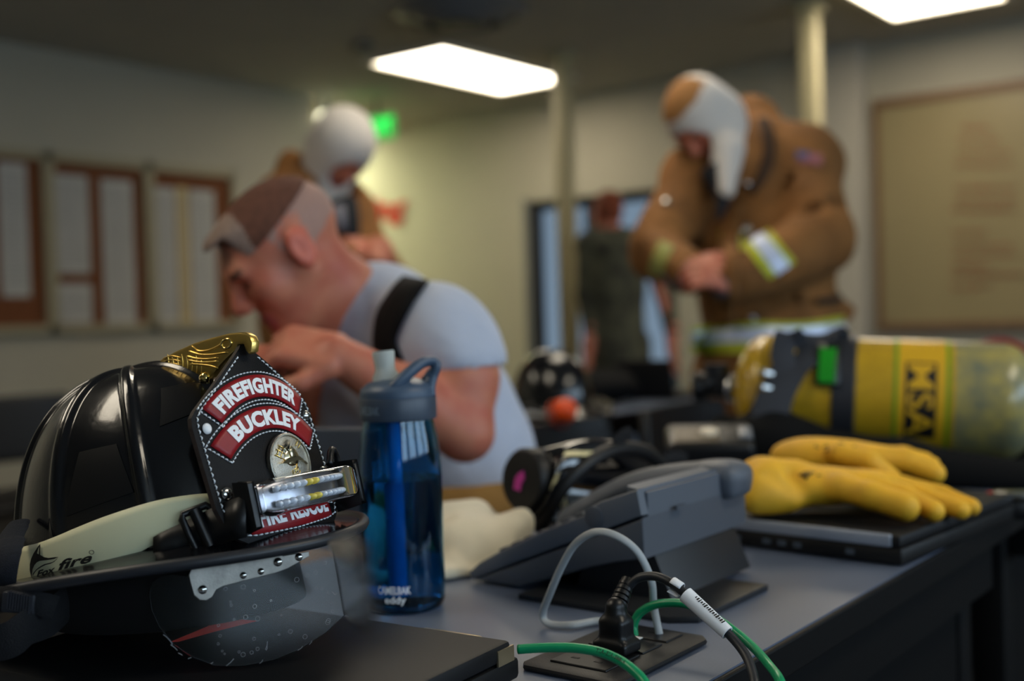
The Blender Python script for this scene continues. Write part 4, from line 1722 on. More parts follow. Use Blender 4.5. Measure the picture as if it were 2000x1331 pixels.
b = MB('R'); b.prism([clampz(pp(*p)) for p in up_poly], PY0, PY1, Mph, bev=.003); b.build('upper_case', m_ph, ph, smooth=35)
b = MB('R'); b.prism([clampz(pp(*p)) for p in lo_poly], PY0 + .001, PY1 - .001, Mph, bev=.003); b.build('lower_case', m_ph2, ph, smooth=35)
# raised rear ledge running along the back edge
k0, k1 = pp(1150, 990), pp(1245, 957)
b = MB('R')
b.prism([(k1[0] + .004, k1[1] - .03), (k1[0] + .004, k1[1] - .004), (k1[0] - .02, k1[1] + .001), (k1[0] - .02, k1[1] - .03)], PY0 + .012, PY1 + .004, Mph, bev=.002)
b.build('rear_ledge', m_ph, ph, smooth=35)
# cradle side cheek with the round pivot mark
c_ = pp(1160, 1010)
b = MB('R')
b.lathe([(.0105, 0), (.0105, .0016), (.009, .0022), (0, .0022)], Matrix.Translation((c_[0], PY0 + .0005, c_[1])) @ Matrix.Rotation(pi / 2, 4, 'X'), 28)
b.build('pivot_mark', m_ph2, ph, smooth=40)
cc_ = pp(1330, 975)
rbox('release_tab', (-.567, .985, .838), (-.5645, 1.005, .842), m_ph2, ph)
# keys on the sloping face
s0, s1 = pp(950, 1092), pp(1135, 1009)
sl = Vector((s1[0] - s0[0], 0, s1[1] - s0[1]))
ux_ = sl.normalized()
un_ = Vector((-ux_.z, 0, ux_.x))
key_me = None
for i in range(7):
    for j in range(5):
        q = Vector((s0[0], 0, s0[1])) + sl * (.1 + i * .135) + un_ * .002
        yv = PY0 + .02 + j * .021
        b = MB('R')
        b.box((0, 0, 0), (.0105, .013, .006), frame((q.x, yv, q.z), ux_, Vector((0, 1, 0)), un_.cross(ux_).cross(ux_) if False else un_), bev=.0015)
        if i == 6 and j > 2:
            continue
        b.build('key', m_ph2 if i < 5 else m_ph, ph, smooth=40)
# handset
HPn = (LV((0, 1.118, 0)), UX, UZ)
def hp_(px, py):
    u_, v_ = pixplane(px, py, *HPn)
    return Vector((u_, 1.118, v_))
hc = [hp_(1118, 1018), hp_(1150, 998), hp_(1200, 968), hp_(1260, 943), hp_(1330, 931), hp_(1400, 927), hp_(1432, 931)]
hs = spline(hc, 6)
pr = []
for i in range(len(hs) - 1):
    pr.append(EL((hs[i] + hs[i + 1]) / 2, (.016, .022, .0115), None, .01))
pr += [BX(hp_(1412, 940), (.024, .025, .016), None, .008, .012), BX(hp_(1145, 1012), (.024, .024, .014), eul(0, -28, 0), .008, .012)]
b = sdf_mb(pr, .0034, fr='R')
b.build('handset', m_ph, ph, smooth=180)
# stand
b = MB('R')
b.prism([(-.70, .90), (-.528, .90), (-.505, .915), (-.505, 1.06), (-.70, 1.06)], TZ, TZ + .0065, None, bev=.0015)
b.build('stand_foot', mat('stand_black', (30, 31, 34), .45), ph, smooth=40)
b = MB('R')
ka, kb = pp(1255, 1090), pp(1110, 1120)
b.prism([(ka[0] - .004, ka[1] + .004), (kb[0], max(kb[1], TZ + .02) + .003), (-.668, TZ + .006), (-.555, TZ + .006)], .955, 1.125, Mph, bev=.002)
b.build('stand_wedge', mat('stand_black', (30, 31, 34), .45), ph, smooth=40)

# ---- cream fire hood lying on the table
m_hood = mat('cream_knit', (226, 216, 190), .9, bump=(600, .5, .0012), sheen=.3, var=(14, .10))
def TPz(px, py, h=0.0):
    return pixz(px, py, TZ + h)
hb = TPz(920, 1120)
pr = [EL(pix(915, 1078, 1.33), (.052, .055, .040), None, .02), EL(pix(890, 1040, 1.40), (.05, .05, .04), None, .02),
      RC(pix(886, 1128, 1.27), pix(960, 1085, 1.32), .022, .024, .02), RC(pix(955, 1080, 1.32), pix(1012, 1030, 1.37), .022, .017, .02),
      RC(pix(1012, 1030, 1.37), pix(1025, 1060, 1.37), .014, .012, .012), RC(pix(1012, 1024, 1.37), pix(975, 1050, 1.36), .015, .02, .012),
      BX((hb.x - .02, hb.y, TZ + .006), (.045, .03, .005), eul(0, 0, 35), .004, .012), BX((hb.x, hb.y, TZ - .05), (.4, .4, .0505), None, .0, .001, 's')]
b = sdf_mb(pr, .0035, warp=folds(.007, 3.2))
b.build('fire_hood', m_hood, None, smooth=180, label='crumpled cream knit fire hood lying behind the water bottle', cat='hood')

# ---- black breathing mask
mk = thing('breathing_mask', 'black full-face breathing mask with a pink sticker, behind the desk phone', 'mask', TPz(1150, 1032))
m_mk = mat('mask_rubber', (13, 13, 15), .5)
m_mkl = mat('mask_visor', (14, 15, 19), .08, coat=.8)
rp = [(1060, 1034, 1.405), (1072, 1000, 1.395), (1098, 955, 1.39), (1135, 915, 1.40), (1180, 886, 1.43), (1226, 876, 1.47), (1266, 886, 1.51), (1294, 915, 1.54), (1300, 958, 1.555), (1282, 1000, 1.55), (1225, 1025, 1.50), (1135, 1036, 1.44)]
ring = spline([TP(*q, TZ + .012) for q in rp], 5, closed=True)
b = MB()
b.tube(ring, .0095, 10, closed=True)
b.build('face_seal', m_mk, mk, smooth=180)
c1 = pix(1026, 938, 1.415)
ax_ = Vector((-.72, -.62, .12)).normalized()
c1 = c1 - ax_ * .01
Mk = zframe(c1, ax_)
Lm = 0.0
cen = sum(ring, Vector((0, 0, 0))) / len(ring)
NR = len(ring)
pc = []
iv = Mk.inverted()
for q in ring:
    l_ = iv @ q
    a_ = math.atan2(l_.y - (iv @ cen).y * .7, l_.x - (iv @ cen).x * .7)
    pc.append(Mk @ Vector((.036 * cos(a_), .036 * sin(a_), 0)))
def mkpt(u, v):
    f_ = (u % 1.0) * NR
    i_ = int(f_) % NR
    w_ = f_ - int(f_)
    p0 = ring[i_].lerp(ring[(i_ + 1) % NR], w_)
    p1 = pc[i_].lerp(pc[(i_ + 1) % NR], w_)
    q = p0.lerp(p1, v)
    return q + (q - cen.lerp(c1, v)).normalized() * (.016 * sin(pi * v) ** .8)
b = MB(); b.grid(mkpt, NR, 14, True); b.build('visor', m_mkl, mk, smooth=180, solid=.002)
b = MB(); b.lathe([(.038, -.012), (.040, -.008), (.040, .012), (.036, .017), (.022, .019), (0, .0185)], Mk @ Matrix.Translation((0, 0, Lm)), 36)
port = b.build('regulator_port', m_mk, mk, smooth=40)
b = MB()
m2 = Mk @ Matrix.Translation((0, 0, Lm + .0195))
b.prism([(-.010, -.012), (.002, -.014), (.004, -.004), (.009, .002), (.006, .012), (-.002, .008), (-.008, .002)], -.0006, .0004, m2)
b.build('pink_sticker', mat('sticker_pink', (190, 60, 150), .5), port, smooth=0)
for u0, u1, v0, v1, nm in ((.40, .455, .25, .62, 'painted_glint'), (.30, .35, .72, .93, 'painted_glint')):
    pass
def mk_glint(px0, px1, py0, py1):  # pale yellow patches that stand in for lamp reflections on the visor
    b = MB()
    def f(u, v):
        a_, c_ = surf_hit(lambda p, q: mkpt(p, max(.02, min(.98, q))), px0 + (px1 - px0) * u, py0 + (py1 - py0) * v, mk_glint.s[0], mk_glint.s[1], 1e-3, 1e-3)
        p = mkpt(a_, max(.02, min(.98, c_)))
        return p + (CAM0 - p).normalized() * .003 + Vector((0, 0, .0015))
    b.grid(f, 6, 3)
    b.build('painted_glint', mat('glint_pale_yellow', (226, 206, 150), .35), mk, smooth=180)
def best(px, py):
    bst = None
    for i in range(48):
        for j in range(1, 12):
            p = mkpt(i / 48, j / 12)
            q = proj(p)
            e_ = (q[0] - px) ** 2 + (q[1] - py) ** 2
            dd = (p - CAM0).length
            if e_ < 900 and (bst is None or dd < bst[0]):
                bst = (dd, i / 48, j / 12)
    return (bst[1], bst[2]) if bst else (.3, .5)
mk_glint.s = best(1092, 940); mk_glint(1076, 1110, 930, 950)
mk_glint.s = best(1135, 893); mk_glint(1100, 1172, 884, 893)
for k in (6, 22, 34, 48):
    p0 = ring[k]
    o_ = (p0 - cen).normalized()
    p1 = p0 + o_ * .025 - ax_ * .03
    b = MB()
    b.tube(spline([p0, p0.lerp(p1, .5) + Vector((0, 0, .006)), Vector((p1.x, p1.y, max(p1.z, TZ + .012)))], 4), .009, 8, flat=(1, .25))
    b.build('head_strap', m_web, mk, smooth=60)

# ---- two brass fittings seen under the phone
for px, lab in ((1375, 'brass hose fitting on the table behind the phone stand, left of two'), (1402, 'smaller brass hose fitting right beside the other one')):
    q = TPz(px, 1104)
    s_ = 1.0 if px < 1390 else .8
    t = thing('brass_fitting', lab, 'fitting', q, 'brass fittings under the phone')
    Mq = Matrix.Translation(q)
    b = MB(); b.lathe([(0, 0), (.011 * s_, 0), (.012 * s_, .002), (.012 * s_, .006), (.010 * s_, .007), (.010 * s_, .012), (.0, .012)], Mq, 18); b.build('base', m_ink, t, smooth=40)
    b = MB(); b.lathe([(.0, .0122), (.0095 * s_, .0122), (.0105 * s_, .015), (.0105 * s_, .026), (.008 * s_, .03), (0, .03)], Mq, 12); b.build('nut', m_gold2, t, smooth=30)

# ---- second laptop under the gloves
lt = thing('laptop', 'closed black laptop lying under the yellow gloves', 'laptop', (-.55, 1.40, TZ), fr='R')
LM = RT(radians(-5), (-.425, 1.222, 0))
def lbx(b, x0, x1, y0, y1, z0, z1, bev=.0):
    b.box(((x0 + x1) / 2, (y0 + y1) / 2, (z0 + z1) / 2), (x1 - x0, y1 - y0, z1 - z0), LM, bev=bev)
b = MB('R'); lbx(b, -.25, 0, 0, .345, TZ + .0015, TZ + .02, .003); b.build('base', m_lap2, lt, smooth=40)
b = MB('R'); lbx(b, -.25, -.002, .001, .345, TZ + .021, TZ + .034, .003); b.build('lid', m_lap, lt, smooth=40)
b = MB('R'); lbx(b, -.245, -.012, -.0015, .006, TZ + .021, TZ + .0345, .002); b.build('lid_edge', mat('lid_edge_grey', (150, 158, 172), .4, .3), lt, smooth=40)
for x in (-.225, -.205, -.165, -.145, -.125, -.06):
    b = MB('R'); lbx(b, x - .005, x + .005, -.0005, .0008, TZ + .008, TZ + .014); b.build('port', mat('port_grey', (74, 82, 92), .4), lt, smooth=0)
b = MB('R')
for x, y in ((-.23, .02), (-.02, .02), (-.23, .32), (-.02, .32)):
    lbx(b, x - .008, x + .008, y - .008, y + .008, TZ, TZ + .003)
b.build('rubber_feet', m_ink, lt, smooth=0)

# ---- yellow work gloves
m_glv = mat('yellow_leather', (240, 182, 42), .62, bump=(260, .4, .0015), var=(30, .18))
m_glp = mat('glove_print', (120, 92, 30), .7)
GZ = TZ + .0345
def G(px, py, d, up=0.0):
    p = pix(px, py, d)
    return Vector((p.x, p.y, p.z + up + (.009 if d < 1.43 else .024)))
pr = []
pr += [EL(G(1492, 962, 1.38), (.032, .035, .030), None, .02), RC(G(1490, 955, 1.40), G(1545, 955, 1.40), .028, .027, .02), RC(G(1475, 985, 1.36), G(1540, 985, 1.36), .02, .018, .02)]
pr += [EL(G(1590, 962, 1.385), (.045, .038, .021), None, .02), EL(G(1650, 966, 1.37), (.045, .035, .019), None, .02), EL(G(1700, 962, 1.38), (.032, .03, .017), None, .015)]
for pts, rs in ((((1640, 968, 1.345), (1700, 983, 1.315), (1768, 1006, 1.29)), (.017, .0155, .0165)), (((1690, 962, 1.36), (1765, 984, 1.335), (1824, 1014, 1.30)), (.0145, .0125, .0125)),
                (((1715, 957, 1.385), (1805, 984, 1.36), (1876, 1011, 1.325)), (.0135, .012, .0118)), (((1735, 955, 1.41), (1840, 982, 1.385), (1898, 1006, 1.35)), (.0125, .011, .0105))):
    pr += chain([G(*p) for p in pts], rs, .006)
for a_, c_ in (((1505, 940, 1.345), (1560, 978, 1.335)), ((1545, 935, 1.36), (1570, 985, 1.335))):
    pr.append(RC(G(*a_), G(*c_), .006, .004, .012, 's'))
b = sdf_mb(pr, .0028)
g1o = thing('work_glove', 'yellow leather work glove in front, fingers spread towards the table edge', 'glove', G(1600, 1010, 1.36), 'pair of yellow gloves')
b.build('glove_body', m_glv, g1o, smooth=180)
pr = [EL(G(1565, 925, 1.51), (.04, .035, .022), None, .02), EL(G(1630, 926, 1.49), (.05, .036, .022), None, .02), EL(G(1700, 932, 1.49), (.04, .034, .018), None, .015)]
for pts, rs in ((((1690, 930, 1.465), (1770, 938, 1.455), (1826, 962, 1.44)), (.016, .014, .014)), (((1690, 925, 1.50), (1775, 931, 1.49), (1820, 945, 1.48)), (.014, .0125, .0115)),
                (((1680, 922, 1.53), (1765, 925, 1.53), (1808, 935, 1.52)), (.0135, .012, .011)), (((1640, 925, 1.45), (1700, 940, 1.43), (1742, 948, 1.425)), (.014, .013, .012))):
    pr += chain([G(*p) for p in pts], rs, .006)
b = sdf_mb(pr, .003)
g2o = thing('work_glove', 'yellow leather work glove lying behind, partly hidden by the spread glove', 'glove', G(1640, 950, 1.49), 'pair of yellow gloves')
b.build('glove_body', m_glv, g2o, smooth=180)
rg = random.Random(11)
for (px, py, dd, par) in ((1600, 944, 1.353, g1o), (1635, 911, 1.455, g2o)):
    b = MB()
    for k in range(15):
        q = G(px + rg.uniform(-38, 38), py + rg.uniform(-7, 7) - (0), dd)
        b.tube([q + Vector((rg.uniform(-.006, .006), 0, rg.uniform(-.002, .002))), q + Vector((rg.uniform(-.006, .006), 0, rg.uniform(-.002, .002)))], .0016, 5)
    b.build('faded_print', m_glp, par, smooth=180, kind='stuff')

# ---- small chrome clip at the table corner
q = TPz(1972, 1010, .0)
ck = thing('chrome_buckle', 'bright chrome buckle lying at the far table corner', 'buckle', q)
Mc = Matrix.Translation(q) @ Matrix.Rotation(radians(-20), 4, 'Z')
b = MB(); b.box((0, 0, .012), (.05, .05, .024), Mc, bev=.004); b.build('body', m_blackp, ck, smooth=40)
b = MB(); b.box((.004, -.002, .0295), (.05, .04, .010), Mc, bev=.004); b.build('plate', m_steel, ck, smooth=40)
b = MB(); b.box((-.024, -.018, .0295), (.008, .008, .012), Mc, bev=.002); b.build('red_button', mat('button_red', (190, 50, 30), .5), ck, smooth=40)
# ================================================================== air cylinder with harness
tk = thing('air_cylinder_pack', 'yellow breathing air cylinder lying on its black harness at right', 'air cylinder', pixz(1700, 905, TZ))
m_tank = mat('yellow_composite', (196, 158, 36), .3, coat=.5, var=(26, .2), aniso=(1, 1, 3))
m_tank2 = mat('hazy_composite', (172, 158, 88), .34, coat=.5, var=(24, .3), rgb2=(112, 116, 96))
TR = .098
t0, t1 = pix(1496, 762, 2.02), pix(1955, 785, 1.90)
ta = (t1 - t0).normalized()
tL = (t1 - t0).length
Mt = zframe(t0, ta)
def tank_prof(z0, z1, n=10):
    return [(TR, z0 + (z1 - z0) * i / n) for i in range(n + 1)]
b = MB()
dome_l = [(TR * sin(q), -.055 * cos(q)) for q in [radians(12 + 78 * i / 10) for i in range(11)]]
b.lathe([(0, dome_l[0][1])] + dome_l + tank_prof(.002, tL * .80), Mt, 56)
b.build('cylinder', m_tank, tk, smooth=180)
b = MB()
dome_r = [(TR * cos(q), tL + .062 * sin(q)) for q in [radians(90 * i / 12) for i in range(13)]]
b.lathe(tank_prof(tL * .80, tL - .001, 4) + dome_r, Mt, 56)
b.build('cylinder_end', m_tank2, tk, smooth=180)
m_lgreen = mat('label_green', (110, 150, 30), .4)
for za, zb_, mm, nm in ((.555, .572, m_lgreen, 'green_stripe'), (.572, .765, mat('label_yellow', (214, 168, 34), .35, coat=.4), 'brand_label'), (.765, .782, m_lgreen, 'green_stripe')):
    b = MB()
    b.lathe([(TR + .0006, tL * za), (TR + .0006, tL * zb_)], Mt, 56)
    b.build(nm, mm, tk, smooth=180)
# lettering runs round the cylinder
def tank_pt(ang, z, off):
    return Mt @ Vector(((TR + off) * cos(ang), (TR + off) * sin(ang), z))
cm = Mt.inverted() @ CAM0
ca = math.atan2(cm.y, cm.x)
up_loc = Mt.inverted().to_3x3() @ Vector((0, 0, 1))
sg = 1 if (-sin(ca) * up_loc.x + cos(ca) * up_loc.y) > 0 else -1
b = MB()
b.grid(lambda u, v: tank_pt(ca + sg * (-.72 + 1.34 * u), tL * (.602 + .125 * v), .0012), 24, 2)
lab = b.build('brand_box', m_ink, tk, smooth=180)
g, f = text_geo('MSA', 1.0, .012, 1.0)
xa, xb = min(v.x for v in g), max(v.x for v in g)
ya, yb = min(v.y for v in g), max(v.y for v in g)
b = MB()
b.add([tank_pt(ca + sg * (.58 - 1.24 * (v.x - xa) / (xb - xa)), tL * (.612 + .105 * (v.y - ya) / (yb - ya)), .002) for v in g], f)
b.build('lettering', mat('label_yellow', (214, 168, 34), .35), lab, smooth=0)
# clamp strap with display, valve
b = MB(); b.lathe([(TR + .001, tL * .30), (TR + .004, tL * .305), (TR + .004, tL * .395), (TR + .001, tL * .40)], Mt, 48)
b.build('clamp_band', mat('band_grey', (58, 60, 66), .4, .4), tk, smooth=40)
b = MB(); b.grid(lambda u, v: tank_pt(ca + sg * (.1 + .8 * u), tL * (.235 + .10 * v), .006), 12, 2)
sc_ = b.build('green_tag', mat('tag_black', (10, 12, 10), .4), tk, smooth=180, solid=.006)
b = MB(); b.grid(lambda u, v: tank_pt(ca + sg * (.16 + .62 * u), tL * (.245 + .07 * v), .0095), 12, 2)
b.build('green_patch', mat('patch_green', (16, 140, 26), .4), sc_, smooth=180)
b = MB()
b.lathe([(0, -.053), (.024, -.053), (.024, -.068), (.018, -.07), (.018, -.10), (.026, -.102), (.028, -.125), (0, -.127)], Mt, 28)
vl = b.build('valve', m_blackp, tk, smooth=40)
b = MB(); b.lathe([(.0245, -.054), (.026, -.056), (.026, -.066), (.0245, -.068)], Mt, 28); b.build('valve_collar', m_steel, vl, smooth=40)
b = MB()
kn = pix(1400, 735, 2.05)
b.tube([kn + Vector((0, 0, -.03)), kn, kn + Vector((0, 0, .022))], [.022, .024, .024], 16)
b.tube([kn + Vector((.0, 0, -.005)), kn + Vector((-.04, 0, -.02))], [.02, .022], 14)
b.build('valve_knob', m_blackp, vl, smooth=40)
# backplate, padding and straps
m_pad = mat('harness_padding', (10, 11, 13), .85, spec=.2, bump=(300, .4, .002))
pr = [RC(pix(1475, 865, 1.90), pix(1760, 912, 1.80), .045, .04, .03), RC(pix(1760, 912, 1.80), pix(2040, 945, 1.72), .04, .03, .03),
      RC(pix(1500, 800, 1.93), pix(1520, 860, 1.88), .028, .035, .03), RC(pix(1420, 855, 1.98), pix(1560, 880, 1.90), .04, .05, .03), BX(pix(1750, 930, 1.88), (.30, .09, .018), eul(0, 0, -14), .012, .03),
      RC(pix(1900, 850, 1.98), pix(2060, 860, 1.9), .03, .03, .03), BX(Vector((.6, 1.9, TZ - .05)), (1, 1, .0505), None, 0, .001, 's')]
b = sdf_mb(pr, .007)
b.build('harness_pad', m_pad, tk, smooth=180)
b = MB()
b.tube(spline([pix(1500, 850, 1.87), pix(1512, 780, 1.89), pix(1540, 725, 1.91), pix(1580, 690, 1.93), pix(1612, 655, 1.95), pix(1640, 680, 1.99)], 6), .03, 8, flat=(1, .12), up=(1, 0, .3))
b.build('shoulder_strap', mat('strap_grey', (44, 48, 56), .8, bump=(500, .5, .001)), tk, smooth=60)
b = MB()
b.tube(spline([pix(1530, 770, 1.90), pix(1532, 720, 1.91), pix(1528, 690, 1.92), pix(1540, 652, 1.93), pix(1568, 690, 1.95)], 6), .02, 8, flat=(1, .12), up=(1, 0, .1))
b.build('shoulder_strap', mat('strap_grey', (44, 48, 56), .8, bump=(500, .5, .001)), tk, smooth=60)
b = MB()
for px, py in ((1497, 732), (1494, 760), (1482, 800)):
    b.box((0, 0, 0), (.022, .01, .016), Matrix.Translation(pix(px, py, 1.90)) @ Matrix.Rotation(radians(25), 4, 'Y'), bev=.003)
b.build('strap_buckle', m_steel, tk, smooth=40)
b = MB()
b.tube(spline([pix(1900, 690, 2.06), pix(1940, 672, 2.05), pix(1985, 680, 2.03), pix(2030, 720, 2.0)], 6), .012, 10)
b.build('red_hose', mat('hose_red', (120, 30, 34), .5), tk, smooth=180)
# alarm unit
au = thing('alarm_unit', 'black handheld alarm unit with a cream disc, left of the air cylinder', 'alarm unit', pixz(1390, 905, TZ))
c_ = pix(1385, 868, 1.78)
Ma = Matrix.Translation(c_) @ Matrix.Rotation(radians(-8), 4, 'Z') @ Matrix.Rotation(radians(18), 4, 'X')
b = MB(); b.box((0, 0, 0), (.135, .09, .036), Ma, bev=.01, seg=3); b.build('housing', m_blackp, au, smooth=40)
b = MB(); b.box((-.02, -.006, .0185), (.07, .055, .003), Ma, bev=.001); b.build('face_label', mat('label_bronze', (96, 84, 66), .5), au, smooth=40)
b = MB(); b.lathe([(.014, 0), (.014, .003), (.011, .004), (0, .004)], Ma @ Matrix.Translation((.0, 0, .0195)), 24); b.build('cream_disc', mat('disc_cream', (210, 200, 180), .5), au, smooth=40)
b = MB(); b.box((.055, 0, .016), (.02, .04, .012), Ma, bev=.003); b.build('button', mat('button_grey', (120, 124, 130), .4), au, smooth=40)
b = MB(); b.box((0, .02, -.05), (.12, .07, .065), Ma, bev=.012); b.build('pouch', m_pad, au, smooth=40)

# ================================================================== chairs
m_cb = mat('chair_black', (14, 14, 16), .45)
m_cl = mat('chair_leg_grey', (70, 74, 82), .35, .6)
def chair(loc, rz, label, back_top=.86, w=.46):
    """room-frame chair; the back stands at local -y"""
    t = thing('chair', label, 'chair', (loc[0], loc[1], 0), 'black stacking chairs', fr='R')
    Mc = RT(rz, (loc[0], loc[1], 0))
    b = MB('R'); b.box((0, 0, .45), (w, .44, .04), Mc, bev=.015, seg=3); b.build('seat', m_cb, t, smooth=40)
    def bk(u, v):
        x = (u - .5) * w * (1 - .08 * max(0, v - .7) / .3 * (1 if abs(u - .5) > .3 else 0))
        return Vector((x, -.215 - .03 * v + .03 * (2 * u - 1) ** 2, .56 + (back_top - .56) * v))
    b = MB('R'); b.grid(bk, 16, 8, M=Mc); b.build('backrest', m_cb, t, smooth=180, solid=.025, bev=.008)
    for sx in (-1, 1):
        b = MB('R'); b.tube([Mc @ Vector((sx * (w / 2 - .01), .19, .45)), Mc @ Vector((sx * (w / 2 + .02), .23, 0))], .011, 10); b.build('leg', m_cl, t, smooth=60)
        b = MB('R'); b.tube([Mc @ Vector((sx * (w / 2 + .005), -.235, back_top - .06)), Mc @ Vector((sx * (w / 2 + .005), -.2, .45)), Mc @ Vector((sx * (w / 2 + .02), -.24, 0))], .011, 10); b.build('leg', m_cl, t, smooth=60)
    return t
def room_at(px, py, d):
    p = W(pix(px, py, d)); return p
chair((-3.80, 2.14), radians(-90), 'black chair at the left picture edge behind the helmet', .80, .55)
chair((-1.31, 2.115), radians(-90), 'black chair standing behind the breathing mask', .79)
chair((-1.31, 2.717), radians(-90), 'black chair between the alarm unit and the second-row table', .785)

# ================================================================== gear on the second-row table
def gear_helmet(c, s, label, nm='fire_helmet'):
    t = thing(nm, label, 'helmet', Vector((c.x, c.y, TZ)))
    Mg = Matrix.Translation((c.x, c.y, TZ + .053)) @ Matrix.Rotation(radians(30), 4, 'Z') @ Matrix.Scale(s, 4)
    b = MB(); b.grid(lambda u, v: Vector((.1 * cos(2 * pi * u) * max(cos(pi / 2 * v), 0) ** .8, .13 * sin(2 * pi * u) * max(cos(pi / 2 * v), 0) ** .8, .14 * sin(pi / 2 * v))), 40, 16, True, Mg); b.build('shell', m_shell, t, smooth=180)
    b = MB(); b.grid(lambda u, v: Vector(((.1 + .045 * v) * cos(2 * pi * u), (.13 + .07 * v) * sin(2 * pi * u), -.045 / s * v * abs(sin(2 * pi * u)) ** 2)), 48, 4, True, Mg); b.build('brim', m_shell, t, smooth=180, solid=.005)
    return t

c = pixz(1080, 822, TZ)
gear_helmet(c, 1.0, 'dark fire helmet on the second-row table beside the orange ball')
c = pixz(1105, 822, TZ)
b = MB()
oc = pix(1102, 802, 2.62)
t = thing('orange_light', 'round orange lamp in front of the dark helmet on the second-row table', 'lamp', Vector((oc.x, oc.y, oc.z - .03)))
b.ball(oc, (.031, .031, .028)); b.build('lens', mat('orange_plastic', (240, 82, 26), .35), t, smooth=180)
b = MB(); b.lathe([(.033, -.006), (.035, 0), (.033, .006)], zframe(oc + Vector((-.012, .01, -.01)), (.6, -.6, .4)), 20); b.build('collar', mat('orange_dark', (170, 50, 20), .5), t, smooth=60)
def bag(prims, name, label, cat, mt, h=.01):
    b = sdf_mb(prims, h)
    return b.build(name, mt, None, smooth=180, label=label, cat=cat)
c = pixz(1175, 790, TZ)
bag([EL((c.x, c.y, TZ + .05), (.12, .09, .05), None, .03), EL((c.x - .08, c.y + .02, TZ + .045), (.08, .07, .045), None, .03), RC((c.x - .05, c.y, TZ + .07), (c.x + .06, c.y, TZ + .08), .03, .03, .03), BX((c.x, c.y, TZ - .05), (.5, .5, .051), None, 0, .001, 's')], 'gear_bag', 'black soft gear bag on the second-row table below the person in camouflage', 'bag', m_pad)
c = LV((-2.27, 3.08, TZ))
bag([EL((c.x, c.y, TZ + .05), (.10, .09, .05), None, .03), EL((c.x + .07, c.y, TZ + .07), (.06, .06, .05), None, .03), BX((c.x, c.y, TZ - .05), (.5, .5, .051), None, 0, .001, 's')], 'turnout_gear', 'brown bundle of turnout gear at the far end of the second-row table', 'gear bundle', mat('gear_brown', (94, 62, 30), .85, var=(18, .7), bump=(40, .5, .006)))
c = LV((-1.93, 3.2, TZ))
sc2 = thing('laptop', 'open black laptop on the second-row table, seen from behind', 'laptop', Vector((c.x, c.y, TZ)))
Mq = Matrix.Translation((c.x, c.y, TZ)) @ Matrix.Rotation(radians(-35), 4, 'Z')
b = MB(); b.box((0, .1, .012), (.2, .2, .02), Mq, bev=.004); b.build('base', m_lap2, sc2, smooth=40)
b = MB(); b.box((0, 0, .07), (.2, .012, .13), Mq @ Matrix.Rotation(radians(12), 4, 'X'), bev=.004); b.build('lid', m_lap, sc2, smooth=40)
# grey laptop lid standing behind the helmet shield
c = pix(650, 900, 1.40)
lx = thing('laptop', 'open grey laptop standing between the helmet shield and the blue bottle', 'laptop', Vector((c.x, c.y, TZ)))
Mq = Matrix.Translation((c.x, c.y, TZ)) @ Matrix.Rotation(radians(-20), 4, 'Z')
m_gl = mat('laptop_grey', (72, 76, 84), .5)
b = MB(); b.box((-.06, .11, .011), (.26, .2, .018), Mq, bev=.004); b.build('base', m_gl, lx, smooth=40)
b = MB(); b.box((-.06, 0, .073), (.26, .012, .136), Mq @ Matrix.Translation((0, 0, .018)) @ Matrix.Rotation(radians(8), 4, 'X'), bev=.005); b.build('lid', m_gl, lx, smooth=40)
# ================================================================== people
from mathutils.bvhtree import BVHTree
m_skin = mat('skin', (196, 126, 98), .5, var=(18, .12), rgb2=(182, 98, 78))
m_lip = mat('lips', (168, 88, 80), .5)
m_browm = mat('brow_hair', (110, 76, 60), .8)
m_stub = mat('shaved_hair', (176, 138, 124), .75, var=(200, .15))
m_hair = mat('hair_top', (120, 76, 58), .85, bump=(500, 1.0, .004), var=(90, .35))
m_hairf = mat('hair_blond_grey', (168, 142, 128), .85, bump=(500, 1.0, .004), var=(120, .3))
SK = [m_skin, m_lip, m_browm, m_stub, mat('ear_skin', (206, 112, 92), .5)]


def fr3(o, fwd, up):
    x = Vector(fwd).normalized()
    z = Vector(up)
    z = (z - x * z.dot(x)).normalized()
    return frame(o, x, z.cross(x), z)


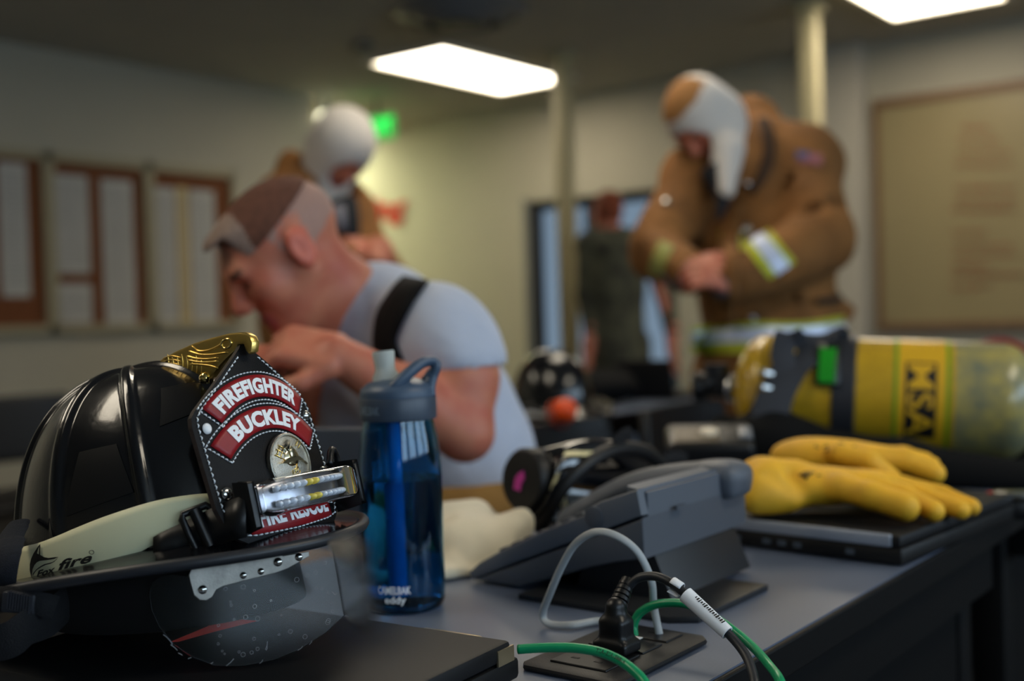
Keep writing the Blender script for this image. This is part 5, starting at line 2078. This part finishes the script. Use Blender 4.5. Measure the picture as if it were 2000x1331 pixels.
def head_prims(stubble=False):
    p = [EL((-.012, 0, .024), (.099, .077, .076), None, .01), EL((.035, 0, -.03), (.060, .058, .082), None, .03), EL((.045, 0, -.083), (.043, .042, .034), None, .03), EL((.078, 0, -.102), .018, None, .025)]
    for s in (-1, 1):
        p += [RC((.0, s * .056, -.045), (.062, s * .025, -.098), .018, .016, .03), EL((.064, s * .042, -.028), .022, None, .03),
              EL((-.006, s * .082, -.008), (.022, .011, .033), eul(0, -12, s * 18), .008, m=4), EL((-.002, s * .094, -.004), (.010, .006, .018), None, .004, 's')]
    p += [RC((.082, -.034, .016), (.082, .034, .016), .013, .013, .02), RC((.090, 0, .012), (.113, 0, -.030), .0085, .0125, .012), EL((.106, .011, -.037), .0085, None, .008), EL((.106, -.011, -.037), .0085, None, .008),
          RC((.087, -.02, -.066), (.087, .02, -.066), .007, .007, .008, m=1), RC((.086, -.017, -.077), (.086, .017, -.077), .0075, .0075, .008, m=1)]
    for s in (-1, 1):
        p += [EL((.098, s * .032, -.001), (.014, .016, .010), None, .010, 's'), EL((.076, s * .032, -.002), .0135, None, .004),
              BX((.094, s * .032, .017), (.012, .019, .0045), eul(s * 6, 0, 0), .003, .0, 'p', 2), BX((.088, s * .033, -.005), (.014, .014, .0022), None, .001, .0, 'p', 2)]
    p += [BX((.09, 0, -.0715), (.03, .022, .0012), None, .0005, 0, 'p', 2)]
    if stubble:
        p += [BX((-.06, 0, .045), (.085, .0745, .05), eul(0, 18, 0), .0, 0, 'p', 3)]
    return p


def hand_prims(curl=40, thumb=1, spread=6):
    p = [BX((.045, 0, 0), (.046, .040, .014), None, .012, .01)]
    for i, (y, L) in enumerate(((.030, .074), (.010, .084), (-.011, .078), (-.031, .060))):
        y *= thumb
        pt = Vector((.086, y, 0))
        a = 0.0
        sp = radians(spread) * (1.5 - i) / 1.5 * thumb
        rr = (.0098, .0092, .0085, .0075)
        pts = [pt.copy()]
        for k, f in enumerate((.45, .30, .25)):
            a += radians(curl * (1.0, 1.15, .7)[k])
            pt = pt + Vector((cos(a) * cos(sp), cos(a) * sin(sp), -sin(a))) * L * f
            pts.append(pt.copy())
        p += chain(pts, rr, .004)
    p += chain([Vector((.012, thumb * .03, -.004)), Vector((.045, thumb * .056, -.016)), Vector((.075, thumb * .062, -.026)), Vector((.098, thumb * .054, -.034))], (.014, .012, .0105, .009), .008)
    return p


def bvh_of(mb):
    return BVHTree.FromPolygons([tuple(v) for v in mb.v], mb.f)


def drape(bv, cols, off=.004, nv=3, sub=4):
    """ribbon laid on a surface: cols of ((x, y), (x, y)) picture points for its two edges"""
    a = spline([Vector((*c[0], 0)) for c in cols], sub)
    e = spline([Vector((*c[1], 0)) for c in cols], sub)
    b = MB()
    pts, ok = [], True
    last = None
    grid_ = []
    for i in range(len(a)):
        row = []
        for j in range(nv + 1):
            q = a[i].lerp(e[i], j / nv)
            r = ray(q.x, q.y)
            h = bv.ray_cast(CAM0, r)
            if h[0] is not None:
                p = h[0] + h[1] * off if h[1].dot(r) < 0 else h[0] - h[1] * off
                last = (p - CAM0).dot(_fw)
            else:
                p = CAM0 + r * ((last or 3.0) - off) if last else None
            row.append(p)
        grid_.append(row)
    # fill leading misses
    flat_ = [p for row in grid_ for p in row if p is not None]
    if not flat_:
        return None
    dm = sum((p - CAM0).dot(_fw) for p in flat_) / len(flat_)
    for i, row in enumerate(grid_):
        for j, p in enumerate(row):
            if p is None:
                q = a[i].lerp(e[i], j / nv)
                row[j] = CAM0 + ray(q.x, q.y) * dm
    n = len(grid_) - 1
    b.grid(lambda u, v: grid_[int(round(u * n))][int(round(v * nv))], n, nv)
    return b


# ---------------------------------------------------------------- seated man
D0 = 1.72
hc = pix(552, 487, D0)
HM = fr3(hc, (-.714, -.333, -.616), (-.558, -.26, .788)) @ Matrix.Scale(.95, 4)
neck0 = HM @ Vector((-.028, 0, -.06))
neck1 = pix(662, 600, 1.80)
shL, shR = pix(868, 662, 1.67), pix(650, 665, 1.99)
el_, wr = pix(908, 846, 1.60), pix(655, 692, 1.555)
pr = xform(head_prims(True), HM)
pr += [RC(neck0, neck1, .050, .058, .03), RC(HM @ Vector((.03, 0, -.09)), neck1.lerp(neck0, .3), .03, .05, .03)]
pr += chain([shL, pix(900, 740, 1.63), el_], (.055, .052, .038), .02) + chain([el_, pix(800, 778, 1.575), wr], (.037, .041, .027), .02)
hfw = (pix(520, 668, 1.56) - wr).normalized()
HMd = fr3(wr - hfw * .01, hfw, Vector((-.1, -.55, .8)))
pr += xform(hand_prims(48, 1), HMd @ Matrix.Scale(.96, 4))
elR, wrR = pix(640, 850, 1.92), pix(560, 716, 1.70)
pr += chain([shR, elR, wrR], (.055, .046, .029), .02)
HMr = fr3(wrR, (pix(505, 690, 1.62) - wrR), Vector((0, -.3, .9)))
pr += xform(hand_prims(45, -1), HMr)
pr += [RC(neck1, pix(800, 800, 1.86), .07, .11, .05)]
man = thing('person', 'man in a light grey t-shirt with black suspenders, seated and bent over his hands', 'person', Vector((-.12, 1.82, 0)))
b = sdf_mb(pr, .0042)
body_mb = b
b.build('body', SK, man, smooth=180)
hp_r = [EL((-.012, 0, .028), (.102, .0795, .078), None, .01), EL((.055, 0, .068), (.035, .05, .022), None, .02, m=1), EL((.083, 0, .066), (.016, .036, .016), None, .015, m=1),
        BX((.15, 0, -.045), (.1, .3, .1), eul(0, 12, 0), 0, .004, 's'), BX((-.0, 0, -.12), (.4, .3, .155), eul(0, 14, 0), .0, .006, 's'),
        BX((.09, 0, .11), (.055, .2, .08), eul(0, -10, 0), 0, 0, 'p', 1)]
b = sdf_mb(xform(hp_r, HM), .004)
b.build('hair', [m_hair, m_hairf], man, smooth=180)
m_shirt = mat('grey_tshirt', (186, 194, 212), .9, bump=(26, .5, .012), var=(7, .07), sheen=.2)
pr = [RC(pix(735, 655, 1.85), pix(800, 800, 1.87), .12, .15, .05), RC(pix(800, 800, 1.87), pix(885, 985, 1.86), .15, .155, .05), RC(shL + Vector((-.01, .01, .0)), pix(902, 722, 1.635), .073, .060, .03),
      RC(shL, neck1 + Vector((.04, .02, -.03)), .072, .068, .05), RC(shR, neck1 + Vector((.0, .04, -.03)), .07, .07, .05), RC(shR, elR.lerp(shR, .4), .075, .07, .03), EL(pix(925, 900, 1.80), (.075, .08, .16), None, .05),
      RC(neck1 + Vector((-.012, 0, .012)), neck1 + Vector((-.09, -.03, .12)), .060, .085, .012, 's'), RC(pix(906, 742, 1.635), pix(915, 850, 1.60), .056, .06, .006, 's'),
      BX(pix(908, 790, 1.63), (.12, .09, .045), eul(0, -6, 0), .0, .006, 's')]
rgf = random.Random(2)
shirt = sdf_mb(pr, .0062, warp=folds(.005, 1.6))
shirt.build('t_shirt', m_shirt, man, smooth=180)
bv = bvh_of(shirt)
m_susp = mat('black_elastic', (9, 9, 11), .8, spec=.2, bump=(700, .4, .001))
sb = drape(bv, [((786, 546), (838, 556)), ((766, 575), (812, 592)), ((744, 610), (790, 632)), ((736, 650), (778, 664)), ((738, 690), (786, 690)), ((752, 735), (800, 722)), ((772, 790), (822, 775))], .005, 3, 5)
sb.build('suspender', m_susp, man, smooth=180, solid=.004)
m_tan = mat('turnout_tan', (168, 128, 70), .9, bump=(60, .5, .006), var=(9, .3))
pr = [EL(pix(915, 1035, 1.80), (.13, .13, .12), None, .04), RC(Vector((-.10, 1.80, .60)), Vector((-.36, 1.62, .58)), .105, .085, .04), RC(Vector((-.22, 1.92, .60)), Vector((-.48, 1.76, .58)), .105, .085, .04),
      RC(Vector((-.36, 1.62, .58)), Vector((-.30, 1.66, .12)), .08, .075, .03), RC(Vector((-.48, 1.76, .58)), Vector((-.44, 1.80, .12)), .08, .075, .03)]
b = sdf_mb(pr, .012)
b.build('trousers', m_tan, man, smooth=180)
m_boot = mat('boot_black', (18, 18, 19), .5)
for q in (Vector((-.30, 1.66, 0)), Vector((-.44, 1.80, 0))):
    b = sdf_mb([RC(q + Vector((0, 0, .06)), q + Vector((0, 0, .2)), .06, .06, .02), RC(q + Vector((.02, .01, .045)), q + Vector((-.15, -.10, .04)), .045, .04, .03)], .01)
    b.build('boot', m_boot, man, smooth=180)
# small object he is working on
b = MB()
q = pix(520, 660, 1.60)
chair((-1.31, 1.37), radians(-90), 'black chair the man in the grey t-shirt sits on', .74, .44)

# ---------------------------------------------------------------- turnout coats
m_coat = mat('turnout_brown', (136, 90, 42), .85, bump=(16, .7, .02), var=(8, .35))
m_coat_in = mat('coat_lining', (26, 28, 34), .9)
m_lime = mat('lime_stripe', (176, 180, 40), .6)
m_refl = mat('silver_stripe', (205, 214, 235), .35, .2)
m_hoodw = mat('white_knit', (205, 198, 190), .9, bump=(200, .3, .003), sheen=.2)
m_knit = mat('grey_wristlet', (112, 112, 122), .9)


def hooded(name, label, base, HMx, body, coat, hood, cuffs, hands, hood_cut, patch=None, extra_paint=None):
    t = thing(name, label, 'person', base)
    pr = xform(head_prims(), HMx) + body
    for Mh, cl, th in hands:
        pr += xform(hand_prims(cl, th), Mh)
    b = sdf_mb(pr, .0062)
    b.build('body', SK, t, smooth=180)
    c = sdf_mb(coat, .011, warp=folds(.014))
    c.build('coat', m_coat, t, smooth=180)
    hd = sdf_mb(hood + hood_cut, .0075)
    hd.build('hood', [m_hoodw, mat('hood_tan_patch', (150, 104, 56), .9)], t, smooth=180)
    if cuffs:
        for cf in cuffs:
            b = sdf_mb([cf], .006)
            b.build('wristlet', m_knit, t, smooth=180)
    return t, c, hd


# right-hand firefighter
DR = 3.40
hcR = pix(1368, 232, 3.40)
HMR = fr3(hcR, (-.42, -.42, -.80), (-.66, -.35, .58))
sR, sL_ = pix(1568, 318, 3.42), pix(1352, 352, 3.46)
eR, wR = pix(1598, 470, 3.26), pix(1428, 548, 3.06)
eL, wL = pix(1282, 492, 3.34), pix(1338, 532, 3.10)
zc = lambda px, py, d: pix(px, py, d)
coat = [RC(zc(1478, 345, 3.48), zc(1490, 470, 3.48), .17, .195, .06), RC(zc(1490, 470, 3.48), zc(1508, 700, 3.48), .195, .222, .06), RC(zc(1508, 700, 3.48), zc(1508, 760, 3.48), .222, .225, .04),
        RC(sR, zc(1478, 300, 3.50), .108, .11, .05), RC(sL_, zc(1440, 320, 3.50), .095, .11, .05),
        RC(sR, eR, .108, .098, .04), RC(eR, wR, .098, .066, .03), RC(sL_, eL, .092, .082, .04), RC(eL, wL, .082, .062, .03),
        EL(zc(1470, 250, 3.53), (.10, .06, .10), eul(0, 25, 0), .03), EL(zc(1408, 300, 3.44), (.05, .09, .10), eul(0, 10, 0), .01, 's'),
        RC(zc(1400, 330, 3.28), zc(1408, 420, 3.26), .05, .028, .02, 's'),
        RC(zc(1560, 420, 3.20), zc(1640, 400, 3.25), .012, .02, .02, 's'), RC(zc(1500, 400, 3.28), zc(1560, 350, 3.3), .01, .014, .02, 's'), RC(zc(1560, 600, 3.25), zc(1640, 560, 3.28), .016, .02, .03, 's'),
        RC(zc(1620, 590, 3.45), zc(1655, 612, 3.45), .03, .022, .04)]
hood = [EL(HMR @ Vector((-.012, 0, .026)), (.112, .092, .102), R3(HMR), .02), EL(HMR @ Vector((.02, 0, -.045)), (.080, .080, .105), R3(HMR), .04), RC(HMR @ Vector((-.05, 0, -.06)), zc(1425, 312, 3.40), .082, .07, .05),
        RC(zc(1415, 300, 3.34), zc(1418, 372, 3.28), .055, .026, .04), BX(HMR @ Vector((.02, 0, .125)), (.075, .08, .045), R3(HMR), .0, 0, 'p', 1)]
cut = [EL(HMR @ Vector((.108, 0, -.036)), (.07, .066, .078), R3(HMR), .01, 's')]
handR = fr3(wR + Vector((-.01, -.02, 0)), (zc(1375, 535, 3.02) - wR), Vector((0, -.8, .5)))
handL = fr3(wL, (zc(1392, 512, 3.03) - wL), Vector((0, -.7, .6)))
body = [RC(HMR @ Vector((-.03, 0, -.06)), zc(1450, 330, 3.48), .055, .06, .03), RC(zc(1470, 360, 3.5), zc(1500, 700, 3.5), .1, .12, .03), RC(sR, eR, .05, .045, .02), RC(eR, wR, .045, .03, .02), RC(sL_, eL, .05, .045, .02), RC(eL, wL, .045, .03, .02), RC(sR, sL_, .05, .05, .03)]
base = Vector((zc(1500, 700, 3.48).x, 3.48, 0))
cf = [RC(wL + (eL - wL).normalized() * .015, wL + (wL - eL).normalized() * .02, .058, .045, .001), RC(wR + (eR - wR).normalized() * .015, wR + (wR - eR).normalized() * .02, .06, .046, .001)]
ffR, coatR, hoodR = hooded('person', 'standing firefighter in a brown turnout coat and white hood, closing his coat at right', base, HMR, body, coat, hood, cf, [(handR, 42, -1), (handL, 42, 1)], cut)
bv = bvh_of(coatR)
def stripe(par, bv, cols_l, cols_s, nm='stripe'):
    b = drape(bv, cols_l, .006)
    if b:
        o = b.build('lime_band', m_lime, par, smooth=180)
    b = drape(bv, cols_s, .010)
    if b:
        b.build('silver_band', m_refl, o, smooth=180)
stripe(ffR, bv, [((1350, 640), (1350, 690)), ((1420, 634), (1424, 690)), ((1500, 630), (1505, 690)), ((1580, 628), (1585, 684)), ((1645, 618), (1648, 672))],
       [((1352, 650), (1352, 674)), ((1420, 644), (1424, 670)), ((1500, 641), (1505, 668)), ((1580, 639), (1585, 664)), ((1645, 632), (1648, 655))])
stripe(ffR, bv, [((1452, 482), (1502, 448)), ((1478, 518), (1528, 484)), ((1500, 545), (1552, 512))], [((1466, 476), (1490, 459)), ((1490, 508), (1516, 490)), ((1512, 537), (1538, 519))])
stripe(ffR, bv, [((1408, 452), (1406, 498)), ((1432, 450), (1432, 496)), ((1452, 452), (1452, 492))], [((1410, 464), (1409, 486)), ((1432, 462), (1432, 484)), ((1450, 462), (1450, 482))])
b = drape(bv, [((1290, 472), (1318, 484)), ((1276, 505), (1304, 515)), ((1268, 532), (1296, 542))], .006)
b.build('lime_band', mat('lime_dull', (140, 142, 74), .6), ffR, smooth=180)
for px, py, rr in ((1457, 449, .017), (1302, 396, .014), (1470, 622, .012), (1460, 360, .01)):
    h = bv.ray_cast(CAM0, ray(px, py))
    if h[0] is not None:
        b = MB()
        b.lathe([(rr, 0), (rr, .006), (rr * .6, .01), (0, .011)], zframe(h[0], h[1]), 18)
        b.build('clasp', m_steel, ffR, smooth=50)
b = drape(bv, [((1560, 300), (1560, 320)), ((1580, 300), (1580, 322)), ((1604, 304), (1604, 325))], .006)
b.build('flag_patch', mat('patch_muted', (150, 92, 96), .7), ffR, smooth=180)
b = drape(bv, [((1556, 297), (1556, 312)), ((1568, 298), (1568, 312)), ((1580, 299), (1580, 311))], .009)
b.build('flag_corner', mat('patch_blue', (84, 84, 120), .7), ffR, smooth=180)
b = MB()
b.tube(spline([zc(1400, 335, 3.33), zc(1412, 385, 3.29), zc(1402, 430, 3.28)], 6), [.05, .046, .042, .038, .034, .03, .026, .022, .019, .016, .013, .011, .008][:13], 10)
b.build('shirt_front', m_coat_in, ffR, smooth=180)
def legs(par, base, dx, mt):
    pr = [RC(Vector((base.x - dx, base.y, .85)), Vector((base.x - dx, base.y, .10)), .11, .085, .03), RC(Vector((base.x + dx, base.y, .85)), Vector((base.x + dx, base.y, .10)), .11, .085, .03), EL((base.x, base.y, .85), (.18, .13, .14), None, .03)]
    b = sdf_mb(pr, .016)
    b.build('trousers', mt, par, smooth=180)
    for s in (-1, 1):
        q = Vector((base.x + s * dx, base.y, 0))
        b = sdf_mb([RC(q + Vector((0, 0, .06)), q + Vector((0, 0, .18)), .07, .07, .02), RC(q + Vector((0, .02, .05)), q + Vector((0, -.15, .042)), .05, .042, .03)], .012)
        b.build('boot', m_boot, par, smooth=180)
# storm flap, pocket flap and collar edge of the coat
for cols, nm, mm, of in (([((1420, 400), (1452, 400)), ((1414, 440), (1448, 440)), ((1405, 560), (1440, 560)), ((1402, 640), (1438, 636))], 'storm_flap', m_coat, .012),
                         ([((1556, 566), (1556, 590)), ((1590, 562), (1590, 588)), ((1624, 556), (1624, 580))], 'pocket_flap', m_coat, .012),
                         ([((1478, 236), (1500, 232)), ((1486, 262), (1512, 268)), ((1490, 300), (1510, 312)), ((1478, 340), (1496, 350)), ((1460, 372), (1472, 382))], 'collar_edge', mat('collar_dark', (60, 40, 24), .9), .006),
                         ([((1590, 585), (1590, 597)), ((1612, 582), (1612, 594)), ((1634, 578), (1634, 590))], 'painted_pocket_shadow', mat('pocket_shadow_black', (22, 18, 14), .8), .014)):  # shade under the pocket flap, laid on as a black strip
    q_ = drape(bv, cols, of)
    if q_:
        q_.build(nm, mm, ffR, smooth=180, solid=.006)
legs(ffR, base, .12, m_coat)

# middle firefighter behind the seated man
hcM = pix(668, 288, 3.80)
HMM = fr3(hcM, (.30, -.45, -.84), (.40, -.40, .55)) 
sA, sB = pix(562, 402, 3.82), pix(678, 420, 3.92)
eA, wA = pix(585, 560, 3.65), pix(690, 510, 3.50)
eB, wB = pix(765, 560, 3.80), pix(735, 505, 3.55)
coat = [RC(zc(612, 420, 3.92), zc(630, 760, 3.92), .17, .21, .06), RC(sA, zc(615, 375, 3.93), .115, .11, .05), RC(sB, zc(635, 390, 3.93), .07, .10, .05), RC(sA, eA, .1, .09, .04), RC(eA, wA, .085, .062, .03), RC(sB, eB, .08, .072, .04), RC(eB, wB, .072, .055, .03),
        EL(zc(578, 345, 3.93), (.07, .08, .10), eul(0, -30, 0), .03), EL(zc(655, 350, 3.85), (.07, .11, .11), None, .01, 's'), RC(zc(672, 400, 3.72), zc(690, 470, 3.70), .055, .03, .02, 's')]
hood = [EL(HMM @ Vector((-.012, 0, .026)), (.118, .104, .108), R3(HMM), .02), EL(HMM @ Vector((.02, 0, -.045)), (.082, .085, .105), R3(HMM), .04), RC(HMM @ Vector((-.05, 0, -.06)), zc(632, 390, 3.88), .085, .08, .05)]
cut = [EL(HMM @ Vector((.105, 0, -.03)), (.05, .052, .066), R3(HMM), .01, 's')]
body = [RC(HMM @ Vector((-.03, 0, -.06)), zc(640, 400, 3.9), .055, .06, .03), RC(zc(640, 430, 3.93), zc(645, 700, 3.93), .1, .12, .03), RC(sA, eA, .05, .045, .02), RC(eA, wA, .045, .03, .02), RC(sB, eB, .05, .045, .02), RC(eB, wB, .045, .03, .02), RC(sA, sB, .05, .05, .03)]
base = Vector((zc(640, 700, 3.92).x, 3.92, 0))
hA = fr3(wA, (zc(735, 488, 3.46) - wA), Vector((0, -.8, .5)))
hB = fr3(wB, (zc(705, 480, 3.48) - wB), Vector((0, -.7, .6)))
ffM, coatM, hoodM = hooded('person', 'hooded firefighter in a brown coat standing behind the seated man', base, HMM, body, coat, hood, None, [(hA, 42, 1), (hB, 42, -1)], cut)
b = MB()
b.tube(spline([zc(672, 395, 3.76), zc(682, 440, 3.73), zc(690, 490, 3.73)], 6), [.045, .045, .044, .042, .04, .038, .036, .034, .03, .026, .022, .02, .018][:13], 10)
b.build('shirt_front', m_coat_in, ffM, smooth=180)
b = MB()
b.tube([zc(660, 405, 3.70), zc(668, 450, 3.68)], [.022, .016], 10)
b.build('collar_flap', m_knit, ffM, smooth=180)
legs(ffM, base, .12, m_coat)

# person in camouflage, seen from behind
m_camo = mat('camouflage', (84, 84, 66), .9, var=(9, .7), rgb2=(40, 40, 34), bump=(30, .4, .01))
DS = 6.9
cs = lambda px, py, d=DS: pix(px, py, d)
HMS = fr3(cs(1186, 412), (-.35, .92, -.05), (0, .05, 1))
pr = xform(head_prims(), HMS) + [RC(HMS @ Vector((-.03, 0, -.06)), cs(1195, 470), .058, .065, .03)]
b0, b1 = cs(1265, 470), cs(1150, 478)
hl, hr = cs(1150, 690, 6.8), cs(1312, 690, 6.8)
pr += [RC(cs(1155, 640, 6.82), hl, .045, .03, .02), RC(cs(1312, 640, 6.82), hr, .045, .03, .02)]
pr += [RC(b0, b1, .06, .06, .03), RC(cs(1200, 500), cs(1205, 690), .12, .12, .03), RC(b0, cs(1312, 640, 6.82), .045, .04, .02), RC(b1, cs(1155, 640, 6.82), .045, .04, .02)]
for hh, th in ((hl, -1), (hr, 1)):
    pr += xform(hand_prims(25, th), fr3(hh, (0, -.1, -1), (th * -1, 0, 0)))
base = Vector((cs(1205, 700).x, DS, 0))
so = thing('person', 'person in dark camouflage uniform with reddish hair, standing with the back turned by the door', 'person', base)
b = sdf_mb(pr, .009)
b.build('body', SK, so, smooth=180)
b = sdf_mb(xform([EL((-.014, 0, .03), (.108, .085, .096), None, .01), EL((-.05, 0, -.02), (.06, .072, .07), None, .02), BX((.12, 0, -.06), (.1, .3, .1), None, 0, .004, 's')], HMS), .008)
b.build('hair', mat('hair_auburn', (124, 60, 34), .8, bump=(200, .8, .004)), so, smooth=180)
j = [RC(cs(1200, 500), cs(1202, 560), .165, .17, .05), RC(cs(1202, 560), cs(1205, 690), .17, .175, .05), RC(b0, cs(1195, 475), .08, .09, .05), RC(b1, cs(1195, 475), .08, .09, .05),
     RC(b0, cs(1298, 570, 6.88), .075, .062, .03), RC(cs(1298, 570, 6.88), cs(1312, 645, 6.82), .062, .05, .03), RC(b1, cs(1146, 575, 6.88), .075, .062, .03), RC(cs(1146, 575, 6.88), cs(1154, 645, 6.82), .062, .05, .03)]
b = sdf_mb(j, .014)
b.build('jacket', m_camo, so, smooth=180)
legs(so, base, .10, m_camo)
